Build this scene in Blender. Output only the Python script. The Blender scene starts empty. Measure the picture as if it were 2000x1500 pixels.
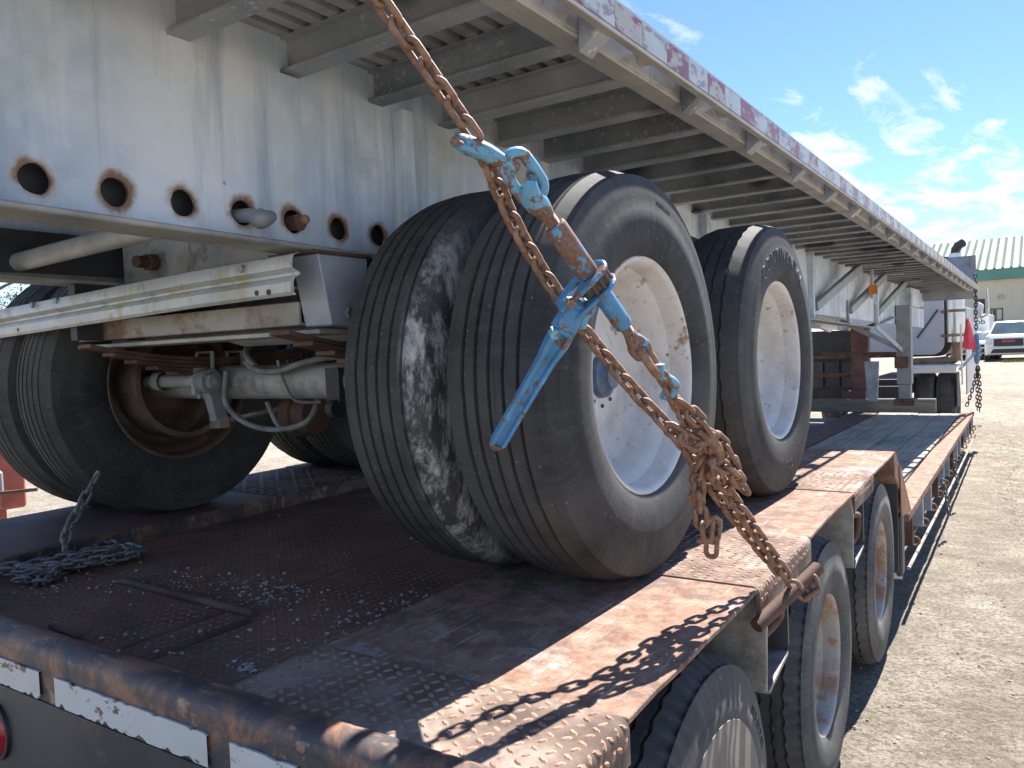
import bpy, bmesh, math, random
from mathutils import Vector, Matrix, noise as mnoise
import numpy as np
R = math.radians
random.seed(7)
sc = bpy.context.scene
C = sc.collection

# ------------------------------------------------------------------ camera
cd = bpy.data.cameras.new('camera'); cam = bpy.data.objects.new('camera', cd); C.objects.link(cam)
cd.sensor_width = 36; cd.sensor_fit = 'HORIZONTAL'; cd.lens = 27.484; cd.clip_start = .05; cd.clip_end = 3000
rt = Vector((0.82671, 0.56030, -0.05188)); up = Vector((0, 0, 1))
def _cam():
    f = 1526.884
    ey = Vector((1035, 105, f)).normalized(); ex = Vector((2250, 25, -f)).normalized()
    ez = -ex.cross(ey)
    # rows of [ex ey ez] are the camera axes in world space
    r = Vector((ex.x, ey.x, ez.x)); u = Vector((ex.y, ey.y, ez.y)); w = Vector((ex.z, ey.z, ez.z))
    m = Matrix.Identity(4)
    for i in range(3):
        m[i][0] = r[i]; m[i][1] = u[i]; m[i][2] = -w[i]
    m.translation = Vector((0, 0, 1.47))
    return m
cam.matrix_world = _cam()
sc.camera = cam

# ------------------------------------------------------------------ sky, sun, exposure
SUN_EL = R(54.4); SUN_AZ = R(2.6)
wd = bpy.data.worlds.new('World'); sc.world = wd; wd.use_nodes = True
nt = wd.node_tree; nt.nodes.clear()
def _world():
    n = nt.nodes; l = nt.links
    out = n.new('ShaderNodeOutputWorld'); bg = n.new('ShaderNodeBackground'); bg.inputs[1].default_value = SKY_STRENGTH
    sky = n.new('ShaderNodeTexSky'); sky.sky_type = 'NISHITA'; sky.sun_disc = False
    sky.sun_elevation = SUN_EL; sky.sun_rotation = SUN_AZ; sky.air_density = 1.0; sky.dust_density = .02; sky.ozone_density = 2.6
    tc = n.new('ShaderNodeTexCoord'); sp = n.new('ShaderNodeSeparateXYZ'); l.new(tc.outputs['Generated'], sp.inputs[0])
    mx = n.new('ShaderNodeMath'); mx.operation = 'MAXIMUM'; mx.inputs[1].default_value = .04; l.new(sp.outputs[2], mx.inputs[0])
    dv = n.new('ShaderNodeVectorMath'); dv.operation = 'DIVIDE'
    cb = n.new('ShaderNodeCombineXYZ')
    for i in range(3): l.new(mx.outputs[0], cb.inputs[i])
    l.new(tc.outputs['Generated'], dv.inputs[0]); l.new(cb.outputs[0], dv.inputs[1])
    mp = n.new('ShaderNodeMapping'); mp.inputs['Rotation'].default_value = (0, 0, R(-14)); mp.inputs['Scale'].default_value = (3.2, 1.15, 1); mp.inputs['Location'].default_value = (3.1, 1.7, 0)
    l.new(dv.outputs[0], mp.inputs[0])
    nz = n.new('ShaderNodeTexNoise'); nz.inputs['Scale'].default_value = 1.0; nz.inputs['Detail'].default_value = 10; nz.inputs['Roughness'].default_value = .60; nz.inputs['Distortion'].default_value = .5
    l.new(mp.outputs[0], nz.inputs['Vector'])
    rp = n.new('ShaderNodeValToRGB'); rp.color_ramp.elements[0].position = .50; rp.color_ramp.elements[1].position = .66
    rp.color_ramp.elements[0].color = (0, 0, 0, 1); rp.color_ramp.elements[1].color = (.85, .85, .85, 1)
    # more cirrus towards the horizon, a clear zenith
    hz = n.new('ShaderNodeMapRange'); hz.inputs[1].default_value = .36; hz.inputs[2].default_value = .15; hz.inputs[3].default_value = -.10; hz.inputs[4].default_value = .075
    l.new(sp.outputs[2], hz.inputs[0])
    ad = n.new('ShaderNodeMath'); ad.operation = 'ADD'; l.new(nz.outputs[0], ad.inputs[0]); l.new(hz.outputs[0], ad.inputs[1]); l.new(ad.outputs[0], rp.inputs[0])
    tint = n.new('ShaderNodeMix'); tint.data_type = 'RGBA'; tint.blend_type = 'MULTIPLY'; tint.inputs[0].default_value = 1; tint.inputs[7].default_value = (.77, .88, 1.05, 1)
    l.new(sky.outputs[0], tint.inputs[6])
    mixc = n.new('ShaderNodeMix'); mixc.data_type = 'RGBA'
    mixc.inputs[7].default_value = CLOUD
    l.new(rp.outputs[0], mixc.inputs[0]); l.new(tint.outputs[2], mixc.inputs[6])
    l.new(mixc.outputs[2], bg.inputs[0]); l.new(bg.outputs[0], out.inputs[0])
SKY_STRENGTH = .0545; CLOUD = (6.6, 6.8, 7.0, 1)
_world()
sl = bpy.data.lights.new('sun', 'SUN'); sl.energy = 3.9; sl.angle = R(.5); sl.color = (1, .96, .90)
so = bpy.data.objects.new('sun', sl); C.objects.link(so)
sd = Vector((math.sin(SUN_AZ) * math.cos(SUN_EL), math.cos(SUN_AZ) * math.cos(SUN_EL), math.sin(SUN_EL)))
so.rotation_euler = sd.to_track_quat('Z', 'Y').to_euler(); so.location = sd * 40
sc.view_settings.view_transform = 'Standard'; sc.view_settings.look = 'None'
sc.view_settings.exposure = 1.85; sc.view_settings.gamma = 1; sc.view_settings.use_curve_mapping = False
sc.render.engine = 'CYCLES'
sc.cycles.use_denoising = True
sc.cycles.max_bounces = 6

# ------------------------------------------------------------------ material helpers
class NT:
    def __init__(s, name):
        s.m = bpy.data.materials.new(name); s.m.use_nodes = True
        s.t = s.m.node_tree; s.n = s.t.nodes; s.n.clear()
        s.out = s.n.new('ShaderNodeOutputMaterial'); s.b = s.n.new('ShaderNodeBsdfPrincipled')
        s.t.links.new(s.b.outputs[0], s.out.inputs[0])
        s.geo = s.n.new('ShaderNodeNewGeometry'); s.pos = s.geo.outputs['Position']
    def set(s, sock, v):
        if isinstance(v, bpy.types.NodeSocket): s.t.links.new(v, sock)
        elif v is not None:
            if sock.type == 'RGBA' and len(v) == 3: v = (*v, 1)
            sock.default_value = v
    def map(s, scale, loc=(0, 0, 0), rot=(0, 0, 0)):
        k = s.n.new('ShaderNodeMapping'); s.set(k.inputs[0], s.pos)
        k.inputs['Scale'].default_value = scale; k.inputs['Location'].default_value = loc; k.inputs['Rotation'].default_value = rot
        return k.outputs[0]
    def noise(s, scale, detail=4, rough=.6, vec=None, dist=0):
        k = s.n.new('ShaderNodeTexNoise'); s.set(k.inputs['Vector'], vec or s.pos)
        k.inputs['Scale'].default_value = scale; k.inputs['Detail'].default_value = detail; k.inputs['Roughness'].default_value = rough; k.inputs['Distortion'].default_value = dist
        return k.outputs[0]
    def vor(s, scale, vec=None, feature='F1', out=0):
        k = s.n.new('ShaderNodeTexVoronoi'); k.feature = feature; s.set(k.inputs['Vector'], vec or s.pos); k.inputs['Scale'].default_value = scale
        return k.outputs[out]
    def ramp(s, fac, stops, interp='LINEAR'):
        k = s.n.new('ShaderNodeValToRGB'); s.set(k.inputs[0], fac); cr = k.color_ramp; cr.interpolation = interp
        while len(cr.elements) < len(stops): cr.elements.new(.5)
        for e, (p, c) in zip(cr.elements, stops):
            e.position = p
            e.color = (c, c, c, 1) if isinstance(c, (int, float)) else (*c, 1)
        return k.outputs[0]
    def mix(s, fac, a, b, mode='MIX'):
        k = s.n.new('ShaderNodeMix'); k.data_type = 'RGBA'; k.blend_type = mode
        s.set(k.inputs[0], fac); s.set(k.inputs[6], a); s.set(k.inputs[7], b); return k.outputs[2]
    def math(s, op, a, b=None, c=None):
        k = s.n.new('ShaderNodeMath'); k.operation = op
        s.set(k.inputs[0], a)
        if b is not None: s.set(k.inputs[1], b)
        if c is not None: s.set(k.inputs[2], c)
        return k.outputs[0]
    def xyz(s, vec=None):
        k = s.n.new('ShaderNodeSeparateXYZ'); s.set(k.inputs[0], vec or s.pos); return k.outputs
    def bump(s, h, strength=.3, dist=.01):
        k = s.n.new('ShaderNodeBump'); s.set(k.inputs['Height'], h); k.inputs['Strength'].default_value = strength; k.inputs['Distance'].default_value = dist
        s.set(s.b.inputs['Normal'], k.outputs[0])
    def fin(s, col, rough=.6, metal=0, spec=.5):
        s.set(s.b.inputs['Base Color'], col); s.set(s.b.inputs['Roughness'], rough); s.set(s.b.inputs['Metallic'], metal)
        s.b.inputs['Specular IOR Level'].default_value = spec
        return s.m
M = {}
def simple(name, col, rough=.5, metal=0, var=.12, scale=6, spec=.5, bump=0):
    s = NT(name); c2 = tuple(x * (1 - 3 * var) for x in col); c1 = tuple(min(1, x * (1 + var)) for x in col)
    c = s.ramp(s.noise(scale, 6), [(.3, c2), (.7, c1)])
    if bump: s.bump(s.noise(scale * 12, 3), bump, .004)
    M[name] = s.fin(c, rough, metal, spec); return M[name]

# --- painted grey girder web, streaked, with rust halos round the pin holes
s = NT('weathered_grey_paint')
big = s.noise(1.6, 4, .55)
c = s.ramp(big, [(.36, (.36, .45, .56)), (.50, (.55, .64, .74)), (.64, (.74, .80, .86))])
c = s.mix(s.ramp(s.noise(5.5, 6, .65), [(.5, 0), (.72, .75)]), c, (.78, .84, .90))
st = s.noise(1, 5, .6, s.map((9, 14, 1.1)))
c = s.mix(s.ramp(st, [(.5, 0), (.68, .55)]), c, (.80, .85, .90))
c = s.mix(s.ramp(s.noise(1, 5, .65, s.map((7, 11, .8), (4, 2, 1))), [(.52, 0), (.70, .75)]), c, (.30, .38, .48))
c = s.mix(s.ramp(s.noise(3.1, 5, .6), [(.54, 0), (.70, .65)]), c, (.47, .49, .43))
c = s.mix(s.ramp(s.noise(2.1, 5, .6, s.map((1, 1, 1), (3, 9, 4))), [(.60, 0), (.72, .6)]), c, (.20, .21, .23))
spk = s.mix(s.ramp(s.vor(7), [(.035, 1), (.06, 0)]), (0, 0, 0), s.ramp(s.noise(5), [(.5, 0), (.56, 1)]))
c = s.mix(spk, c, (.24, .13, .07))
x = s.xyz()
pm = s.math('SUBTRACT', s.math('FRACT', s.math('ADD', s.math('DIVIDE', s.math('SUBTRACT', x[1], .729), .1525), .5)), .5)
py = s.math('MULTIPLY', pm, .1525)
pz = s.math('SUBTRACT', x[2], s.math('SUBTRACT', 1.838, s.math('MULTIPLY', x[1], .0155)))
pzz = s.math('SUBTRACT', pz, .004)
rr = s.math('SQRT', s.math('ADD', s.math('MULTIPLY', py, py), s.math('MULTIPLY', pzz, pzz)))
rr = s.math('ADD', rr, s.math('MULTIPLY', s.math('SUBTRACT', s.noise(30, 6, .7), .5), .035))
rr = s.math('ADD', rr, s.math('MULTIPLY', s.math('SUBTRACT', s.noise(7, 2), .5), .04))
near = s.math('LESS_THAN', x[1], 1.8)
c = s.mix(s.math('MULTIPLY', s.ramp(rr, [(.035, .7), (.046, 0)]), near), c, (.50, .40, .29))
c = s.mix(s.math('MULTIPLY', s.ramp(rr, [(.029, .95), (.038, 0)]), near), c, (.21, .11, .06))
s.bump(s.noise(60, 3), .06, .003)
M['web'] = s.fin(c, .52)

# --- dark sooty crossbeams with pale lime spots
s = NT('sooty_grey_steel')
c = s.ramp(s.noise(2.3, 4), [(.3, (.15, .17, .20)), (.5, (.30, .325, .355)), (.75, (.48, .50, .52))])
spots = s.math('MULTIPLY', s.ramp(s.vor(34), [(.14, 1), (.28, 0)]), s.ramp(s.noise(3.4, 5, .6), [(.47, 0), (.56, 1)]))
c = s.mix(spots, c, (.52, .50, .43))
c = s.mix(s.math('MULTIPLY', s.ramp(s.vor(75), [(.18, 1), (.32, 0)]), s.ramp(s.noise(2.7, 5, .6, s.map((1, 1, 1), (7, 1, 3))), [(.45, 0), (.55, .8)])), c, (.46, .44, .38))
c = s.mix(s.ramp(s.vor(3.2, None, 'SMOOTH_F1'), [(.14, .85), (.24, 0)]), c, (.05, .052, .06))
c = s.mix(s.ramp(s.noise(11, 5), [(.62, 0), (.7, .7)]), c, (.34, .33, .29))
c = s.mix(s.ramp(s.noise(9, 6, .7, s.map((1, 1, 1), (5, 5, 5))), [(.66, 0), (.72, .8)]), c, (.16, .085, .05))
s.bump(s.noise(40, 4), .1, .003)
M['beam'] = s.fin(c, .6)

# --- dull aluminium rails
s = NT('dull_aluminium')
c = s.ramp(s.noise(5, 6), [(.3, (.34, .33, .30)), (.6, (.50, .49, .46)), (.8, (.60, .60, .58))])
c = s.mix(s.ramp(s.noise(1, 5, .6, s.map((30, 5, 30))), [(.55, 0), (.7, .6)]), c, (.25, .235, .21))
c = s.mix(s.ramp(s.vor(9), [(.05, 1), (.09, 0)]), c, (.22, .14, .09))
s.bump(s.noise(25, 4), .15, .004)
M['alu'] = s.fin(c, .45, .25)

# --- rusty smooth deck plate
def rust_plate(name, k=1.0, grey=.5):
    s = NT(name)
    a = s.math('ADD', s.math('MULTIPLY', s.noise(3.2, 9, .75, dist=.8), .72), s.math('MULTIPLY', s.noise(34, 7, .75), .28)); b = s.noise(16, 10, .78)
    c = s.ramp(b, [(.30, (.13 * k, .075 * k, .055 * k)), (.44, (.25 * k, .145 * k, .105 * k)), (.56, (.37 * k, .235 * k, .17 * k)), (.70, (.44 * k, .34 * k, .27 * k))])
    c = s.mix(s.ramp(a, [(grey, 0), (grey + .05, .8)]), c, s.ramp(s.noise(30, 6, .7), [(.35, (.20, .195, .19)), (.65, (.38, .37, .35))]))
    c = s.mix(s.ramp(s.noise(7, 8, .75, s.map((1, 1, 1), (3, 8, 1))), [(.54, 0), (.60, .75)]), c, (.135, .10, .085))
    c = s.mix(s.ramp(s.noise(1, 6, .7, s.map((14, 3.5, 5), (2, 0, 0), (0, 0, .5))), [(.60, 0), (.68, .8)]), c, (.085, .07, .068))
    c = s.mix(s.ramp(s.noise(1, 6, .7, s.map((5, 40, 5), (9, 0, 0), (0, 0, -.3))), [(.62, 0), (.68, .6)]), c, (.45 * k, .27 * k, .17 * k))
    c = s.mix(s.ramp(s.noise(1, 5, .6, s.map((70, 4, 5), (1, 0, 0), (0, 0, .15))), [(.62, 0), (.66, .6)]), c, (.11, .085, .075))
    c = s.mix(s.ramp(s.noise(1, 5, .6, s.map((60, 5, 5), (6, 0, 0), (0, 0, -.45))), [(.64, 0), (.67, .55)]), c, (.46, .39, .33))
    s.bump(s.noise(90, 7, .75), .5, .004)
    M[name] = s.fin(c, s.ramp(a, [(.4, .9), (.7, .75)]), 0, .25); return M[name]
rust_plate('rust_plate', .85, .535); rust_plate('rust_rail', .9, .63)
# --- checker plate and its lugs
s = NT('worn_checker_plate')
c = s.ramp(s.noise(6, 6, .65), [(.36, (.10, .072, .06)), (.5, (.20, .145, .115)), (.64, (.32, .265, .225))])
c = s.mix(s.ramp(s.noise(1.7, 5), [(.5, 0), (.66, .7)]), c, (.11, .085, .08))
s.bump(s.noise(90, 6, .7), .4, .003); M['checker'] = s.fin(c, .85, 0, .2)
s = NT('rusty_raised_lugs')
c = s.ramp(s.noise(8, 6, .7), [(.3, (.18, .10, .07)), (.55, (.38, .22, .145)), (.75, (.48, .33, .24))])
M['lug'] = s.fin(c, .6, 0, .35)
s = NT('brown_deck_plate')
c = s.ramp(s.noise(3.2, 7, .66), [(.3, (.11, .068, .052)), (.5, (.21, .115, .08)), (.72, (.30, .175, .125))])
c = s.mix(s.ramp(s.noise(2.2, 6, .6, s.map((1, 1, 1), (8, 3, 0))), [(.57, 0), (.7, .6)]), c, (.17, .17, .16))
s.bump(s.noise(90, 4), .2, .002); M['brown_plate'] = s.fin(c, .85, 0, .2)
s = NT('brown_lugs')
c = s.ramp(s.noise(5, 6, .66), [(.3, (.13, .08, .06)), (.55, (.24, .135, .095)), (.75, (.33, .20, .145))]); M['brown_lug'] = s.fin(c, .8, 0, .2)

# --- rubber
def rubber(name, base=.035, dust=.13, scuff=False, brown=0):
    s = NT(name)
    c = s.ramp(s.noise(5, 6, .65), [(.3, (base, base * 1.02, base * 1.08)), (.7, (dust * .62, dust * .61, dust * .6))])
    c = s.mix(s.ramp(s.noise(2, 5, .6), [(.48, 0), (.7, .8)]), c, (dust * (1 + brown), dust * (1 + brown * .3), dust * .93))
    c = s.mix(s.ramp(s.vor(30), [(.06, 1), (.1, 0)]), c, (dust * 1.5,) * 3)
    if scuff:
        x = s.xyz()
        n1 = s.math('ADD', s.math('MULTIPLY', s.noise(1, 9, .8, s.map((30, 50, 16))), .6), s.math('MULTIPLY', s.noise(1, 4, .6, s.map((9, 12, 5))), .4)); 
        ang = s.math('MULTIPLY', s.ramp(s.math('DIVIDE', x[1], 2.0), [(.72, 1), (.9, 0)]), s.ramp(s.math('DIVIDE', x[2], 2.0), [(.80, 1), (.9, 0)]))
        band = s.math('MULTIPLY', s.ramp(x[0], [(0, 0), (1, 1)]), 1)
        bx = s.ramp(s.math('ADD', x[0], 2.0), [(.80, 0), (.83, 1)])
        k = s.math('MULTIPLY', s.math('MULTIPLY', s.ramp(n1, [(.46, 0), (.58, .95)]), ang), bx)
        c = s.mix(k, c, (.56, .56, .54))
    tcn = s.n.new('ShaderNodeTexCoord'); ob = s.xyz(tcn.outputs['Object'])
    rad = s.math('SQRT', s.math('ADD', s.math('MULTIPLY', ob[1], ob[1]), s.math('MULTIPLY', ob[2], ob[2]))); an = s.math('ARCTAN2', ob[1], ob[2])
    cv = s.n.new('ShaderNodeCombineXYZ'); s.set(cv.inputs[0], s.math('MULTIPLY', an, 22.0)); s.set(cv.inputs[1], s.math('MULTIPLY', rad, 9.0)); s.set(cv.inputs[2], s.math('MULTIPLY', ob[0], 9.0))
    c = s.mix(s.ramp(s.noise(1, 7, .7, cv.outputs[0]), [(.50, 0), (.74, .32)]), c, (dust * 1.3, dust * 1.32, dust * 1.25))
    c2 = s.n.new('ShaderNodeCombineXYZ'); s.set(c2.inputs[0], s.math('MULTIPLY', an, 2.2)); s.set(c2.inputs[1], s.math('MULTIPLY', rad, 95.0)); s.set(c2.inputs[2], s.math('MULTIPLY', ob[0], 70.0))
    rings = s.noise(1, 5, .65, c2.outputs[0])
    c = s.mix(s.ramp(rings, [(.56, 0), (.70, .4)]), c, (base * .6, base * .6, base * .62))
    s.bump(s.math('ADD', s.noise(55, 5), s.math('MULTIPLY', rings, .4)), .2, .003)
    M[name] = s.fin(c, .76, 0, .3); return M[name]
rubber('rubber', .028, .105); rubber('rubber_scuffed', .028, .105, scuff=True); rubber('rubber_brown', .05, .165, False, .15)

# --- wheel paint
def rimpaint(name, col, rust, lo, hi):
    s = NT(name)
    c = s.ramp(s.noise(4, 5), [(.3, tuple(v * .8 for v in col)), (.65, col)])
    c = s.mix(s.ramp(s.noise(9, 8, .72), [(lo, 0), (hi, .95)]), c, rust)
    c = s.mix(s.ramp(s.vor(16), [(.05, 1), (.09, 0)]), c, tuple(v * .6 for v in rust))
    tcn = s.n.new('ShaderNodeTexCoord'); ob = s.xyz(tcn.outputs['Object'])
    rad = s.math('SQRT', s.math('ADD', s.math('MULTIPLY', ob[1], ob[1]), s.math('MULTIPLY', ob[2], ob[2])))
    rr_ = s.math('ADD', rad, s.math('MULTIPLY', s.math('SUBTRACT', s.noise(18, 6, .7), .5), .03))
    c = s.mix(s.ramp(rr_, [(.297, 0), (.303, .9)]), c, rust)
    c = s.mix(s.ramp(s.noise(3.5, 7, .7, s.map((1, 1, 1), (4, 4, 4))), [(.50, 0), (.68, .55)]), c, (.33, .30, .25))
    c = s.mix(s.ramp(s.noise(38, 5, .7), [(.62, 0), (.68, .8)]), c, (.20, .15, .11))
    s.bump(s.noise(50, 4), .1, .002)
    M[name] = s.fin(c, .45); return M[name]
rimpaint('white_rim', (.70, .69, .66), (.30, .17, .09), .63, .68)
rimpaint('rusty_rim', (.42, .40, .36), (.34, .17, .075), .46, .56)
rimpaint('brown_rim', (.17, .115, .085), (.12, .06, .04), .45, .65)
rimpaint('drum', (.13, .085, .065), (.09, .05, .035), .45, .65)

# --- chains, binder
s = NT('rusty_chain_steel')
c = s.ramp(s.noise(45, 6, .7), [(.28, (.14, .075, .05)), (.5, (.27, .155, .10)), (.72, (.40, .26, .18))])
s.bump(s.noise(190, 4, .7), .5, .002); M['chain'] = s.fin(c, .62, .2)
s = NT('grey_chain_steel')
c = s.ramp(s.noise(40, 5), [(.3, (.10, .10, .095)), (.7, (.27, .265, .25))]); s.bump(s.noise(150, 4), .4, .002); M['grey_chain'] = s.fin(c, .5, .4)
s = NT('dark_chain_steel'); M['dark_chain'] = s.fin(s.ramp(s.noise(9), [(.3, (.06, .045, .04)), (.7, (.13, .095, .08))]), .6, .2)
def chipped(name, blue, lo, hi):
    s = NT(name)
    c = s.ramp(s.noise(28, 6), [(.3, tuple(v * .75 for v in blue)), (.6, blue), (.8, (.30, .58, .74))])
    k = s.ramp(s.noise(34, 6, .62, dist=.4), [(lo, 0), (hi, 1)])
    c = s.mix(k, c, s.ramp(s.noise(120, 4), [(.3, (.13, .07, .05)), (.7, (.28, .17, .12))]))
    s.bump(s.math('SUBTRACT', 1, k), .35, .002); M[name] = s.fin(c, s.ramp(k, [(0, .38), (1, .7)])); return M[name]
chipped('blue_paint', (.08, .27, .50), .565, .585); chipped('blue_worn', (.16, .40, .56), .50, .52); chipped('blue_mostly_rust', (.10, .34, .55), .40, .42)
# --- tape
def tape(name, col, torn, lo, hi):
    s = NT(name)
    c = s.ramp(s.noise(7, 4), [(.3, tuple(v * .82 for v in col)), (.7, col)])
    g = s.vor(150)
    c = s.mix(s.ramp(g, [(.0, .0), (.6, .22)]), c, tuple(v * .7 for v in col))
    c = s.mix(s.ramp(s.noise(1, 8, .7, s.map((13, 13, 26))), [(lo, 0), (hi, 1)]), c, torn)
    M[name] = s.fin(c, .35); return M[name]
tape('white_tape', (.70, .72, .70), (.15, .10, .08), .575, .59); tape('white_tape_worn', (.55, .57, .54), (.26, .23, .21), .52, .58); tape('red_tape_worn', (.30, .075, .06), (.42, .38, .32), .49, .54)
# --- lowboy paint etc.
s = NT('black_lowboy_paint')
c = s.ramp(s.noise(3, 6), [(.3, (.035, .037, .042)), (.7, (.085, .085, .088))]); c = s.mix(s.ramp(s.noise(7, 7, .7), [(.60, 0), (.68, .9)]), c, (.20, .105, .06))
s.bump(s.noise(50), .12, .003); M['black'] = s.fin(c, .5)
s = NT('scratched_bumper_steel')
c = s.ramp(s.noise(7, 9, .72, dist=.5), [(.40, (.05, .054, .066)), (.50, (.105, .082, .075)), (.58, (.25, .135, .09)), (.7, (.36, .21, .135))])
c = s.mix(s.ramp(s.noise(1, 6, .7, s.map((10, 34, 10), (0, 0, 0), (0, 0, .6))), [(.58, 0), (.66, .85)]), c, (.45, .28, .17))
s.bump(s.noise(60, 5), .2, .003); M['bumper'] = s.fin(c, .5, .15)
s = NT('mud_caked_steel')
c = s.ramp(s.noise(7, 9, .75), [(.36, (.15, .13, .105)), (.5, (.33, .30, .25)), (.64, (.50, .46, .39))]); s.bump(s.noise(45, 6, .7), .6, .006); M['mud'] = s.fin(c, .85)
s = NT('oxidised_orange_steel')
c = s.ramp(s.noise(7, 6, .65), [(.3, (.20, .09, .05)), (.6, (.36, .17, .085)), (.8, (.45, .25, .14))]); s.bump(s.noise(60), .2, .002); M['orange_rust'] = s.fin(c, .7)
s = NT('grey_green_steel')
c = s.ramp(s.noise(4, 6, .6), [(.3, (.24, .26, .25)), (.6, (.40, .42, .40)), (.8, (.50, .51, .48))])
c = s.mix(s.ramp(s.noise(1, 7, .7, s.map((9, 9, 3))), [(.58, 0), (.68, .85)]), c, (.27, .19, .10)); c = s.mix(s.ramp(s.noise(6, 8, .72), [(.50, 0), (.64, .8)]), c, (.09, .085, .075)); s.bump(s.noise(60), .25, .003); M['green_steel'] = s.fin(c, .5)
s = NT('stained_galvanised')
x = s.xyz()
c = s.ramp(s.noise(5, 5), [(.3, (.42, .44, .43)), (.7, (.60, .62, .60))])
c = s.mix(s.ramp(s.noise(1, 7, .7, s.map((16, 16, 5))), [(.52, 0), (.66, .8)]), c, (.44, .38, .20))
c = s.mix(s.ramp(s.noise(5.5, 6, .7), [(.60, 0), (.68, .9)]), c, (.38, .20, .08)); c = s.mix(s.ramp(s.noise(9, 8, .72, s.map((1, 1, 1), (2, 2, 2))), [(.54, 0), (.66, .7)]), c, (.22, .20, .16)); M['galv'] = s.fin(c, .45, .2)
simple('rust_dark', (.15, .085, .06), .75, 0, .2, 8, .4, .2)
simple('slate_plate', (.36, .40, .46), .45, 0, .12, 7)
simple('dark_steel', (.045, .048, .055), .6, 0, .15, 6)
simple('grey_steel', (.30, .32, .34), .5, .1, .12, 5)
simple('hose', (.24, .25, .245), .7, 0, .22, 14)
simple('black_plastic', (.02, .02, .022), .45)
simple('white_paint', (.74, .75, .75), .35, 0, .04, 3)
simple('cab_paint', (.50, .53, .56), .35, 0, .05, 2)
simple('chrome', (.62, .62, .60), .22, .85, .06, 4)
simple('rust_exhaust', (.30, .20, .13), .55, .3, .2, 9)
simple('red_steel', (.145, .075, .065), .7, 0, .18, 5)
simple('cream_edge', (.62, .58, .48), .6, 0, .12, 9)
simple('orange_lens', (.75, .25, .03), .3)
simple('red_lens', (.42, .012, .02), .15, 0, .05, 9, .8)
simple('red_flag', (.92, .10, .16), .7, 0, .08, 9)
simple('pale_slat', (.50, .50, .49), .5, .2, .15, 7)
simple('pipe_grey', (.40, .40, .37), .5, .1, .15, 6)
simple('red_paint', (.38, .10, .07), .6, 0, .15, 6)
s = NT('weathered_planks')
c = s.ramp(s.noise(1, 7, .65, s.map((26, 1.6, 10))), [(.3, (.15, .135, .115)), (.52, (.30, .275, .24)), (.75, (.46, .43, .36))])
c = s.mix(s.ramp(s.noise(1.2, 4), [(.45, 0), (.65, .6)]), c, (.50, .46, .33)); s.bump(s.noise(1, 6, .7, s.map((60, 3, 10))), .4, .004); M['wood'] = s.fin(c, .85)
s = NT('dark_timber')
c = s.ramp(s.noise(1, 7, .65, s.map((2, 20, 14))), [(.3, (.10, .095, .085)), (.7, (.21, .20, .175))]); M['timber'] = s.fin(c, .85)
# --- ground
s = NT('dry_gravel_dirt')
c = s.ramp(s.noise(.35, 6, .6), [(.35, (.42, .365, .28)), (.55, (.54, .48, .38)), (.7, (.62, .565, .46))])
c = s.mix(s.ramp(s.noise(3.2, 8, .7), [(.42, .75), (.62, 0)]), c, (.27, .22, .165))
c = s.mix(s.ramp(s.noise(45, 5, .7), [(.42, .85), (.52, 0)]), c, (.20, .17, .135))
c = s.mix(s.ramp(s.vor(70), [(.12, .6), (.3, 0)]), c, (.56, .52, .46))
s.bump(s.math('ADD', s.noise(60, 6, .75), s.math('MULTIPLY', s.noise(9, 5), 1.5)), 1.0, .035)
M['dirt'] = s.fin(c, .95, 0, .2)
s = NT('pale_pebbles'); c = s.ramp(s.noise(60, 3), [(.3, (.26, .245, .22)), (.7, (.56, .54, .48))]); M['pebble'] = s.fin(c, .8)
s = NT('ground_stones'); c = s.ramp(s.noise(25, 3), [(.3, (.20, .17, .135)), (.7, (.52, .47, .39))]); M['stones'] = s.fin(c, .9)
s = NT('dry_grass_blades'); c = s.ramp(s.noise(2), [(.3, (.13, .15, .045)), (.7, (.34, .31, .13))]); M['grass'] = s.fin(c, .8)
s = NT('leaf_green'); c = s.ramp(s.noise(1.3, 4), [(.3, (.05, .085, .022)), (.7, (.13, .15, .045))]); M['leaf'] = s.fin(c, .7)
simple('bark', (.16, .13, .10), .9, 0, .15, 12)
# --- building
simple('cream_siding', (.62, .58, .46), .6, 0, .04, .5)
simple('roof_green', (.40, .44, .385), .95, 0, .05, .4, .05)
simple('roof_seam', (.14, .18, .15), .95, 0, .05, .4, .05)
simple('fascia_green', (.09, .25, .21), .45, 0, .06, .5)
simple('dark_door', (.035, .038, .045), .5)
simple('fence_metal', (.60, .62, .62), .45, .2, .05, 2)
simple('car_white', (.80, .80, .79), .25, 0, .02, 1)
simple('car_glass', (.10, .14, .16), .08, 0, .1, 1, .8)
simple('car_black', (.02, .021, .024), .4)
simple('car_grey', (.36, .36, .37), .35, .3)
simple('badge_red', (.45, .06, .06), .4)
simple('lamp_clear', (.75, .78, .82), .15, .2)
simple('letter_black', (.03, .03, .035), .5)
simple('letter_relief', (.045, .045, .045), .5)
simple('letter_pale', (.075, .073, .07), .65)

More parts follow.
